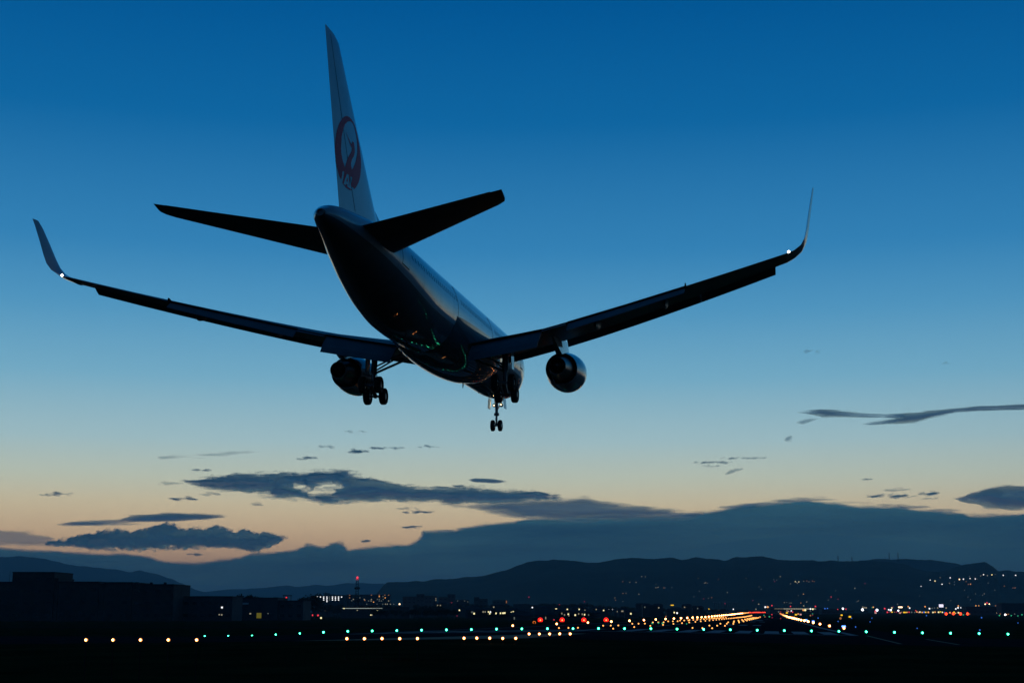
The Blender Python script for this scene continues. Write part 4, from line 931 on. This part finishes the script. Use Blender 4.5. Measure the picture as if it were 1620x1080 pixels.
# ------------------------------------------------------------------ trees
barkm = mat('tree_bark', (.06, .05, .04), rough=.9); leafm = mat('dark_foliage', (.045, .055, .03), rough=.9, spec=.1, var=.4, vscale=.6)
def tree_meshes(seed, wide):
    r_ = random.Random(seed); tb = MB(); tb.tube((0, 0, -.2), (0, 0, 4.5), .32, .16, n=7); tips = []
    for k in range(5):
        a = r_.uniform(0, 6.28); q_ = Vector((math.cos(a) * 1.9 * wide, math.sin(a) * 1.9 * wide, r_.uniform(4.5, 7.5))); tb.tube((0, 0, r_.uniform(2.4, 4)), q_, .13, .05, n=5); tips.append(q_)
    cb = MB(); cl = [(t_, r_.uniform(1.2, 1.9)) for t_ in tips] + [(Vector((r_.uniform(-1.5, 1.5) * wide, r_.uniform(-1.5, 1.5), r_.uniform(4, 8.6))), r_.uniform(1.1, 2.0)) for _ in range(6)]
    for c, R in cl:
        for _ in range(70):
            d = Vector((r_.gauss(0, 1), r_.gauss(0, 1), r_.gauss(0, .8))).normalized() * R * r_.uniform(.55, 1.08); p = c + d; s = r_.uniform(.18, .42)
            a = Vector((r_.gauss(0, 1), r_.gauss(0, 1), r_.gauss(0, 1))).normalized(); b_ = a.orthogonal().normalized()
            cb.add([p + a * s, p - a * s * .6 + b_ * s, p - a * s * .6 - b_ * s, ], [(0, 1, 2)])
    return tb.mesh('trunk', barkm), cb.mesh('crown', leafm, fix=False)
TM = [tree_meshes(k, w) for k, w in enumerate((1.0, 1.25, .8, 1.5))]
def tree(u, vtop, Y, label, group, k=None, fat=1.0):
    x, z = px2m(u, vtop, Y); g0 = gz(x, Y); s = max(.3, (z - g0) / 9.6); k = random.randrange(4) if k is None else k
    e = empty('tree', (x, Y, g0)); e.scale = (s * fat, s * fat, s); e.rotation_euler = (0, 0, random.uniform(0, 6.28)); tag(e, label, 'tree', group)
    link('trunk', TM[k][0], e); link('crown', TM[k][1], e)
for u, v, f in ((376, 938, .9), (383, 939.5, 1), (392, 941, .7), (397, 940, .7)): tree(u, v, 735, 'dark tree rising over the hangar roof near the gantry', 'trees over the hangar roof', fat=f)
for u, v, f in ((405, 943, 1), (418, 943, 1.2), (430, 944, 1.2), (441, 946, 1)): tree(u, v, 740, 'low dark treetop behind the hangar roof', 'treetops behind the hangar', fat=f)
for u, v, f in ((474, 948, 1), (482, 944, 1.1), (491, 940, 1.2), (497, 943, 1.1)): tree(u, v, 800, 'dark tree left of the block with white stair lights', 'trees left of the lit apartment block', fat=f)
for u, v, f in ((510, 937, 1), (516, 936, 1.1), (521, 938.5, 1)): tree(u, v, 2320, 'dark bushy treetop showing above the block with white stair lights', 'trees above the lit apartment block', fat=f)
random.seed(11)
for k in range(26):
    u = 500 + k * 8.3 + random.uniform(-3, 3); tree(u, random.uniform(955, 961), random.uniform(1150, 1500), 'low dark tree in the belt in front of the apartment blocks', 'tree belt before the apartment blocks', fat=1.7)
for k in range(44):
    u = 730 + k * 9.6 + random.uniform(-4, 4); v = interp(u, [730, 800, 855, 878, 900, 930, 965, 1010, 1060, 1150], [955, 956, 955, 952.5, 952.8, 954, 957, 960, 961, 962]) + random.uniform(-.8, 1.6)
    tree(u, v, random.uniform(1750, 2100), 'dark tree in the low wood along the middle of the horizon', 'wood along the middle horizon', fat=1.8)
for k in range(46):
    u = 1150 + k * 10.6 + random.uniform(-4, 4); tree(u, random.uniform(963, 965.6), random.uniform(2400, 2700), 'low dark tree beyond the airfield right of the runway', 'low trees right of the runway', fat=2.0)
for k in range(12):
    u = 590 + k * 12 + random.uniform(-4, 4); tree(u, random.uniform(962, 965), 900, 'low dark shrub tree beside the left edge of the airfield', 'shrub trees left of the runway', fat=1.6)

# ------------------------------------------------------------------ houses with lit windows, street lights, far lights
T4b = (740, 930, 11.571); Z4 = (740, 900, 7.364); Z5 = (940, 900, 7.364); Z3 = (500, 880, 6.23); Z6 = (1140, 900, 7.364); Z7 = (1340, 880, 5.786)
RA = (1200, 930, 11.571); RB = (1330, 930, 11.571); RC_ = (1470, 930, 10.8)
random.seed(5)
HOUSE = cv(T4b, [(28, 370, 'y', 2.4), (107, 375, 'y', 2), (80, 435, 'd', 3.2), (117, 462, 'y', 2.2), (282, 430, 's', 2), (318, 430, 's', 1.5), (380, 430, 'y', 2), (415, 430, 'w', 2), (403, 460, 'y', 2), (475, 343, 's', 2.2), (518, 457, 'y', 2), (600, 455, 'y', 2), (648, 453, 'y', 2.6), (678, 450, 'y', 2), (800, 443, 'y', 2), (832, 430, 'y', 2.2), (945, 450, 'd', 2), (970, 480, 's', 1.6), (1152, 498, 'y', 2), (1265, 490, 'y', 3), (1290, 512, 's', 1.6), (998, 550, 'd', 1.6), (1055, 550, 'd', 1.6), (852, 555, 'd', 1.6), (1182, 350, 'w', 2), (1232, 358, 'w', 3.4), (1475, 470, 'y', 2), (1605, 378, 'y', 2.2), (1425, 543, 's', 1.4), (1445, 385, 'd', 1.6), (1520, 388, 'd', 1.6), (1555, 390, 'd', 1.6), (1310, 480, 's', 1.5)]) + \
 cv(Z4, [(1030, 462, 'y', 2.6), (1160, 465, 'y', 2), (1083, 472, 's', 1.6), (1298, 465, 'y', 1.8), (1322, 465, 'y', 1.8), (1288, 490, 'y', 2), (1292, 517, 's', 1.6), (1341, 478, 'y', 1.8), (1365, 477, 's', 1.6), (1418, 466, 's', 1.8), (1496, 466, 's', 1.6), (1582, 478, 'y', 1.8), (1096, 514, 's', 1.8), (1127, 530, 's', 1.5), (1171, 520, 'y', 2.2), (1178, 538, 's', 1.5), (1252, 532, 'y', 2.4), (1334, 522, 's', 1.8), (1361, 527, 'y', 1.9), (1408, 530, 'd', 1.5), (938, 520, 's', 1.8), (908, 568, 's', 1.4)]) + \
 cv(Z5, [(22, 466, 's', 1.6), (110, 478, 'y', 2), (270, 491, 's', 1.5), (328, 487, 's', 3.4), (427, 516, 'y', 2.2), (635, 427, 'd', 2.6), (665, 466, 'y', 1.8), (742, 487, 'y', 2), (752, 447, 's', 2), (772, 438, 's', 1.6), (925, 478, 'w', 2), (933, 502, 'y', 1.8), (966, 508, 'w', 2.2), (965, 467, 's', 1.5), (1053, 441, 's', 1.8), (1097, 460, 'd', 3), (1205, 455, 'd', 1.6), (560, 425, 'd', 2), (590, 440, 'd', 1.6)]) + \
 cv(Z3, [(1065, 540, 's', 2), (1346, 512, 'y', 2), (1378, 508, 'y', 2.4), (1413, 527, 'y', 2), (1438, 525, 's', 1.5), (1198, 480, 's', 1.6), (1226, 480, 's', 1.6), (1285, 487, 's', 1.6), (1313, 480, 's', 1.6), (1510, 512, 'y', 2.2), (1553, 514, 's', 1.8), (1557, 560, 'y', 2), (788, 523, 'y', 3.6), (822, 525, 'y', 3.6), (872, 523, 'y', 3.8), (908, 523, 'y', 2.4), (955, 521, 's', 1.8), (1340 - 1246, 530, 's', 1.8)])
COLN = {'y': 'pale yellow', 'w': 'white', 's': 'faint yellow', 'd': 'dim'}
def zone(u):
    for a, s in ((560, 'left of the radio tower'), (740, 'right of the radio tower'), (850, 'left of the orange number board'), (960, 'behind the four red lamps'), (1060, 'right of the four red lamps'), (1300, 'left of the runway end')):
        if u < a: return s
    return 'right of the runway'
for (u, v, k, w) in HOUSE:
    Y = random.uniform(1250, 1650) if v < 967 else min(1100, 3.6 * 2290 / (v - 966.4))
    x, z = px2m(u, v, Y); g0 = gz(x, Y); z = max(z, g0 + 1.0); W_ = random.uniform(7, 12); off = random.uniform(-.3, .3) * W_; H_ = z - g0 + random.uniform(.9, 1.8)
    grp = 'houses with lit windows %s' % zone(u)
    e = empty('house', (x, Y, g0)); tag(e, 'dark house, %s window, %s' % (COLN[k], zone(u)), 'house', grp)
    MB().box(off - W_ / 2, off + W_ / 2, 0, 8, -.3, H_).build('wall', wall2, e)
    b = MB(); a, c = off - W_ / 2 - .4, off + W_ / 2 + .4; b.add([(a, -.5, H_ + .003), (c, -.5, H_ + .003), (c, 8.5, H_ + .003), (a, 8.5, H_ + .003), (a + 1.4, 4, H_ + 1.5), (c - 1.4, 4, H_ + 1.5)], [(0, 3, 2, 1), (0, 1, 5, 4), (2, 3, 4, 5), (0, 4, 3), (1, 2, 5)]); b.build('roof', roofm, e)
    ww = w * Y / 2290; hh = min(1.9, max(1.2, 1.9 * Y / 2290)); MB().box(-ww / 2, ww / 2, -.12, -.01, z - g0 - hh / 2, z - g0 + hh / 2).build('lit_window', LM[k], e)
NAME = {'y': ('street_lamp', 'street lamp', 'pale yellow street lamp'), 'w': ('street_lamp', 'street lamp', 'white street lamp'), 'W': ('floodlight', 'floodlight', 'bright cold white floodlight'), 'o': ('street_lamp', 'street lamp', 'small orange street lamp'),
        'O': ('floodlight', 'floodlight', 'bright warm floodlight'), 'a': ('guidance_sign', 'sign', 'small glowing yellow airfield sign'), 'r': ('red_light', 'warning light', 'small red warning light'), 'R': ('red_light', 'warning light', 'strong red lamp'),
        'g': ('green_light', 'signal light', 'small green light'), 'b': ('taxiway_light', 'taxiway light', 'small blue taxiway light'), 'p': ('lit_sign', 'sign', 'small pinkish lit sign'), 's': ('street_lamp', 'street lamp', 'faint yellowish street lamp'),
        'd': ('street_lamp', 'street lamp', 'very dim far street lamp'), 'q': ('street_lamp', 'street lamp', 'faint orange street lamp'), 'e': ('red_light', 'warning light', 'faint red warning light')}
def zone2(u):
    for a, s in ((400, 'before the low buildings at the left'), (560, 'left of the radio tower'), (740, 'right of the radio tower'), (900, 'near the left glide path lamps'), (1060, 'right of the four red lamps'), (1190, 'above the left runway lights'), (1300, 'around the lit terminal'), (1400, 'just right of the right runway edge'), (1480, 'in the right string of lights'), (1560, 'near the right red lamps')):
        if u < a: return s
    return 'near the right edge of the picture'
FLAT = cv(RA, [(125, 343, 'w', 3, 1.6), (168, 343, 'o', 3.4, 2), (245, 315, 'r', 2.2), (827, 320, 's', 2), (585, 330, 'r', 2), (1042, 330, 'r', 2.4), (1215, 370, 'b', 2.2), (1262, 368, 'b', 2), (1545, 372, 'W', 3), (1600, 380, 'r', 2), (1450, 385, 'r', 1.6), (520, 448, 'a', 3), (685, 482, 'a', 3.2), (725, 468, 'o', 2.2), (770, 478, 'p', 3.2), (950, 498, 'q', 2.4), (990, 490, 'e', 1.8), (1090, 543, 'b', 1.8), (1522, 490, 'a', 3), (1500, 548, 'q', 3.6), (1456, 605, 'b', 1.6), (990, 465, 'g', 1.5), (245, 480, 'r', 1.8), (250, 535, 'e', 2), (405, 550, 'e', 2), (368, 430, 'd', 2.4), (405, 430, 'e', 2), (625, 435, 'r', 2), (520, 412, 's', 2.2), (545, 420, 'p', 2), (600, 412, 'w', 2), (585, 430, 'e', 2), (820, 397, 'o', 3), (855, 397, 'y', 3.4), (950, 377, 'w', 2.6), (993, 380, 'y', 2.8), (1042, 377, 'd', 2), (950, 415, 'd', 1.8), (100, 492, 'g', 1.8), (118, 520, 'q', 2), (198, 518, 'g', 2.2), (28, 525, 'o', 2.4), (240, 403, 'd', 2.5)]) + \
 cv(RB, [(168, 520, 'a', 3.6), (200, 545, 'b', 1.5), (571, 543, 'b', 1.5), (538, 612, 'b', 1.5), (273, 708, 'b', 2), (1400, 730, 'b', 1.6), (1570, 497, 'b', 1.8), (400, 390, 'W', 4), (665, 397, 'W', 3.8), (405, 345, 's', 2.4), (440, 353, 's', 2.4), (468, 356, 's', 2.4), (597, 345, 'o', 2.2), (572, 352, 'g', 1.5), (630, 418, 'r', 2.4), (640, 447, 'p', 3.4), (805, 370, 'r', 2.6), (820, 377, 'e', 2), (878, 390, 'w', 2.4), (917, 397, 'W', 3), (937, 358, 'y', 2.2), (960, 340, 'e', 1.6), (1055, 407, 'W', 2.6), (1065, 345, 'O', 2.4), (1090, 345, 'O', 2.6), (1118, 345, 'O', 2.6), (1237, 335, 'o', 2.2), (1262, 360, 'w', 2.4), (1545, 335, 'o', 2.2), (1040, 290, 'd', 1.8), (855, 437, 'r', 2.6), (900, 437, 'e', 1.8), (938, 433, 'a', 2.4), (985, 435, 'q', 1.6), (1023, 433, 'e', 2.4), (1085, 450, 'p', 3), (1112, 437, 'q', 2), (1160, 440, 'a', 2.8), (1182, 440, 'a', 2.4), (1212, 438, 'o', 2.2), (1252, 435, 'r', 2.2), (1300, 437, 'd', 2.4), (1355, 440, 'd', 1.8), (1375, 408, 'r', 1.8), (1395, 430, 'o', 2.2), (1430, 440, 'p', 2.2), (1450, 432, 'y', 2.4), (1492, 440, 'o', 2.2), (1525, 435, 'b', 2.6), (1555, 437, 'a', 2.4), (1605, 437, 'o', 2.8)]) + \
 cv(RC_, [(5, 345, 'w', 2.6), (50, 340, 'd', 2), (90, 335, 'd', 1.8), (145, 335, 's', 2.2), (290, 335, 's', 2.4), (455, 350, 'w', 2.4), (492, 332, 'w', 2.6), (545, 330, 'w', 2.4), (498, 300, 'o', 2.2), (628, 340, 'w', 2.6), (65, 410, 'y', 2.4), (100, 405, 'o', 2.4), (160, 407, 'y', 2.6), (190, 400, 'a', 2.2), (225, 408, 'y', 2.2), (260, 410, 'b', 1.6), (290, 435, 'R', 4.2), (355, 415, 'o', 2.6), (425, 405, 'a', 2.4), (412, 433, 'R', 4), (450, 425, 'o', 1.8), (500, 415, 'y', 2.6), (535, 435, 'R', 4.4), (565, 400, 'a', 2.2), (585, 415, 'w', 2.2), (605, 410, 'a', 2.4), (625, 408, 'a', 2.4), (645, 408, 'a', 2.2), (655, 435, 'R', 4.2), (690, 440, 'q', 2), (585, 452, 'g', 2), (745, 425, 'O', 2.4), (785, 412, 'o', 2.2), (795, 420, 'b', 1.8), (848, 432, 'p', 2.4), (965, 432, 'y', 2.4), (1015, 432, 'w', 2), (1040, 422, 'y', 2.4), (1085, 432, 'o', 1.8), (1148, 425, 'O', 2.6), (1215, 437, 'q', 1.8), (1262, 425, 'y', 2.4), (1300, 450, 'W', 3), (1320, 447, 'o', 2.2), (1355, 440, 'q', 1.8), (1385, 430, 'O', 2.4), (1200, 463, 'g', 2.2), (1403, 465, 'g', 2), (1505, 430, 'b', 2.4), (1515, 470, 'g', 1.8), (1585, 450, 'g', 2.2), (1460, 437, 'd', 1.8), (895, 500, 'b', 2.2), (1517, 590, 'b', 1.4), (865, 713, 'b', 2.2), (957, 270, 'O', 2), (1027, 268, 'O', 2), (988, 248, 'r', 2.4), (1005, 335, 'e', 3), (848, 297, 'o', 1.6), (798, 297, 'o', 2), (1132, 297, 'q', 1.8), (1413, 283, 'O', 4), (1375, 305, 'r', 1.8), (1470, 317, 'o', 3), (1515, 317, 'e', 1.6), (1578, 275, 'O', 3.6), (1612, 288, 'O', 4), (1570, 322, 'q', 2.2)]) + \
 cv(Z5, [(160, 467, 'W', 3.6), (203, 465, 'W', 2.4), (220, 467, 'W', 4), (575, 452, 'r', 2), (845, 482, 'r', 1.8), (900, 417, 'a', 2.2), (918, 417, 'a', 2.2), (1337, 461, 'a', 1.8), (1454, 480, 'q', 1.8), (1480, 482, 's', 1.6), (1525, 398, 'r', 1.6), (836, 548, 'q', 2), (1200, 500, 'e', 1.8), (740, 453, 'g', 1.6), (677, 647, 'g', 2.6), (750, 642, 'g', 2.6), (797, 655, 'g', 2.8), (1078, 662, 'g', 1.8)]) + \
 cv(Z3, [(1159, 540, 'W', 3.6), (1336, 458, 'r', 2), (1390, 582, 'e', 1.8), (772, 547, 'R', 3), (823, 467, 'O', 2.6), (702, 467, 's', 1.8), (733, 467, 's', 1.6), (765, 467, 'd', 1.6), (684, 467, 's', 1.8), (657, 467, 'd', 1.6), (602, 467, 'd', 1.6), (500, 467, 'd', 1.6), (272, 550, 'R', 2.6), (266, 560, 'q', 2)]) + \
 cv((300, 880, 6.23), [(1214, 577, 'r', 3), (1265, 577, 'r', 3), (1295, 603, 'y', 3)]) + \
 cv(Z4, [(1066, 412, 'r', 1.8), (995, 412, 'r', 1.8), (1360, 375, 'e', 1.6), (1005, 587, 'r', 1.8), (712, 323, 'e', 2.2)]) + cv(Z6, [(148, 464, 'w', 2), (412, 464, 's', 2), (444, 405, 's', 2), (52, 398, 'e', 1.8)])
for it in FLAT:
    u, v, k, w = it[:4]
    Y = 2080 if v < 967.5 else min(2000, 3.3 * 2290 / (v - 966.2))
    if 1180 < u < 1232 and v < 972: Y = 3600 if v < 967 else Y
    p = at(u, v, Y); r = w / 2 * Y / 2290; g0 = gz(p.x, p.y)
    if p.z < g0 + r: p.z = g0 + r
    nm, cat, lb = NAME[k]; zz = zone2(u)
    b = MB(); h = p.z - g0
    if h > .4: b.tube((0, .1, -.2), (0, .1, h), .12, .07, n=5)
    b.cur = 1
    if k in 'ap': b.box(-r, r, -.1, .1, h - r * .7, h + r * .7)
    else: b.ball((0, 0, h), r, 8, 5)
    o = b.build(nm, [pole_m, LM[k]], fix=False); o.location = (p.x, p.y, g0); tag(o, '%s %s' % (lb, zz), cat, '%ss %s' % (cat, zz))
# larger lit boards
def board(name, label, u, v, Y, wpx, hpx, m, cat='sign', post=2):
    p = at(u, v, Y); g0 = gz(p.x, p.y); w = wpx * Y / 2290; h = hpx * Y / 2290; z = max(p.z - g0, h / 2 + .15)
    e = empty(name, (p.x, p.y, g0)); tag(e, label, cat)
    MB().box(-w / 2 - .05, w / 2 + .05, .06, .25, z - h / 2 - .05, z + h / 2 + .05).build('frame', pole_m, e); MB().box(-w / 2, w / 2, -.02, .055, z - h / 2, z + h / 2).build('lit_face', m, e)
    for s in (-1, 1): b = MB(); b.tube((s * w * .35, .15, -.05), (s * w * .35, .15, max(.05, z - h / 2)), .05, n=5); b.build('post', pole_m, e)
board('billboard', 'large lavender white lit billboard in front of the hills at the right', 1489, 957.6, 2600, 7, 4.6, lamp_mat('billboard_glow', (.82, .78, 1), 1.3), 'billboard')
board('guidance_sign', 'elongated bright blue white sign beside the nearest right edge light', 1334.8, 990, 240, 6, 2.2, LM['B'])
board('guidance_sign', 'small blue lit sign beside the middle right edge lights', 1286.6, 982.1, 440, 3.6, 2.0, LM['B'])
board('guidance_sign', 'small blue lit sign touching a right edge light further back', 1275.6, 980.2, 520, 3, 2.4, LM['B'])
# lights on the wooded hillside
HL = cv(Z7, [(677, 282, 'w', 2), (761, 226, 'w', 2), (805, 235, 'y', 2.6), (852, 208, 's', 1.6), (870, 270, 'w', 2.4), (937, 250, 's', 2), (944, 203, 'w', 2.4), (983, 238, 'd', 1.6), (983, 270, 'd', 1.6), (1028, 220, 'O', 2.6), (1065, 215, 'w', 2.6), (1090, 238, 'q', 1.6), (1122, 190, 'd', 1.5), (1126, 209, 'w', 2), (1110, 265, 'q', 1.8), (1131, 262, 'o', 2), (1174, 212, 'w', 2.4), (1192, 217, 'd', 1.4), (1224, 185, 's', 1.8), (1249, 178, 'w', 2.2), (1284, 182, 's', 2.2), (1325, 176, 'y', 2.4), (1357, 172, 'd', 1.4), (1430, 179, 'w', 2.4), (1543, 184, 'w', 2.6), (1292, 254, 'd', 1.6), (1440, 282, 'q', 1.5), (1538, 296, 'q', 2.2), (1520, 298, 'q', 1.6), (1353, 320, 'd', 1.6), (1175, 348, 'd', 1.6), (1255, 348, 's', 1.6), (1240, 360, 'd', 1.5), (1107, 383, 'd', 1.5), (1130, 404, 'd', 1.6), (72, 300, 'd', 1.6), (165, 255, 'e', 1.6), (105, 412, 'd', 1.5), (90, 420, 'd', 1.5), (665, 370, 'd', 1.2), (1075, 320, 'd', 1.4), (950, 410, 'd', 1.4)]) + \
 cv(Z5, [(554, 95, 's', 1.4), (596, 95, 's', 1.4), (334, 163, 'q', 1.4), (415, 168, 's', 1.4), (488, 172, 's', 1.6), (718, 231, 's', 1.5), (744, 226, 's', 1.8), (812, 228, 'q', 1.5), (826, 228, 'd', 1.5), (905, 228, 'd', 1.4), (370, 292, 's', 1.3), (335, 297, 'q', 1.4), (521, 300, 's', 1.6), (240, 347, 's', 1.4), (248, 368, 'q', 1.5), (335, 388, 'd', 1.3), (1213, 120, 's', 1.4), (1300, 168, 's', 1.8), (1285, 172, 's', 1.4), (1320, 172, 'd', 1.4), (1448, 127, 'q', 1.2), (1226, 270, 'd', 1.4), (1552, 282, 's', 1.5), (1162, 328, 'd', 1.4), (1276, 358, 'e', 1.5), (1370, 345, 'q', 1.5), (1330, 355, 'd', 1.5), (720, 180, 'd', 1.2)]) + \
 cv(Z6, [(695, 105, 's', 1.8), (655, 132, 'd', 1.5), (620, 128, 'd', 1.4), (870, 155, 'y', 1.8), (895, 170, 's', 1.6), (912, 155, 'y', 1.7), (885, 162, 's', 1.6), (815, 178, 's', 1.4), (967, 150, 's', 1.4), (1005, 145, 'q', 1.5), (1030, 158, 's', 1.5), (1070, 150, 'q', 1.5), (1090, 150, 'q', 1.4), (630, 162, 'e', 1.6), (300, 125, 's', 1.5), (80, 282, 's', 1.5), (448, 212, 'd', 1.5), (475, 245, 'd', 1.4), (966, 302, 'o', 1.4), (905, 318, 'd', 1.3), (1288, 338, 'r', 1.8), (1368, 358, 'e', 1.6), (1255, 368, 'd', 1.6), (1342, 260, 'd', 1.4), (1564, 232, 's', 1.5), (1600, 380, 'd', 1.6), (375, 372, 'e', 1.5), (742, 397, 's', 1.6), (770, 402, 'd', 1.5), (800, 405, 'd', 1.6), (820, 405, 's', 1.5), (935, 407, 'q', 2), (1003, 393, 's', 2)])
def on_hill(u, v):
    a = HILLS['right_hills']
    for Y in np.linspace(a[2] + 50, a[1], 90):
        p = at(u, v, float(Y)); h = hill_h(p.x, p.y, *a)
        if h >= p.z: return Vector((p.x, p.y, h))
    return None
for (u, v, k, w) in HL:
    p = on_hill(u, v)
    if p is None: continue
    r = w * .42 * p.y / 2290; nm, cat, lb = NAME[k]; b = MB(); b.tube((0, 0, -3), (0, 0, r + 1), .5, n=5); b.cur = 1; b.ball((0, -r * .6, r * 1.1 + 1), r, 8, 5)
    zz = 'on the hillside at the far right' if u > 1440 else ('on the hillside above the runway end' if u > 1180 else ('on the hillside at centre right' if u > 1060 else 'low on the middle hillside'))
    o = b.build(nm, [pole_m, LM[k]], fix=False); o.location = p; o['label'] = '%s %s' % (lb, zz); tag(o, None, cat, '%ss %s' % (cat, zz))
# masts on the ridge
for u, v0, vt in ((1326, 888, 878), (1348, 889, 880), (1407, 885, 873.5), (1421, 886, 873)):
    p = at(u, v0, 6790); zt = at(u, vt, 6790).z; b = MB(); b.tube((-2.5, 0, -5), (0, 0, zt - p.z), 1.1, .6, n=4); b.tube((2.5, 0, -5), (0, 0, zt - p.z), 1.1, .6, n=4)
    for f in (.55, .8): b.box(-5, 5, -.4, .4, (zt - p.z) * f, (zt - p.z) * f + 1.2)
    o = b.build('transmission_mast', pole_m); o.location = p; tag(o, 'thin transmission mast standing on the ridge of the right hills', 'mast', 'masts on the ridge')

# ------------------------------------------------------------------ labels: number the members of long rows from the left
by = {}
for o in COL.objects:
    if o.parent is None and 'label' in o: by.setdefault(o['label'], []).append(o)
for lb, os_ in by.items():
    if 1 < len(os_) <= 59:
        os_.sort(key=lambda o: (o.location.x / max(1, o.location.y), o.location.y))
        for i, o in enumerate(os_): o['label'] = '%s, %s from the left' % (lb, nth(i))
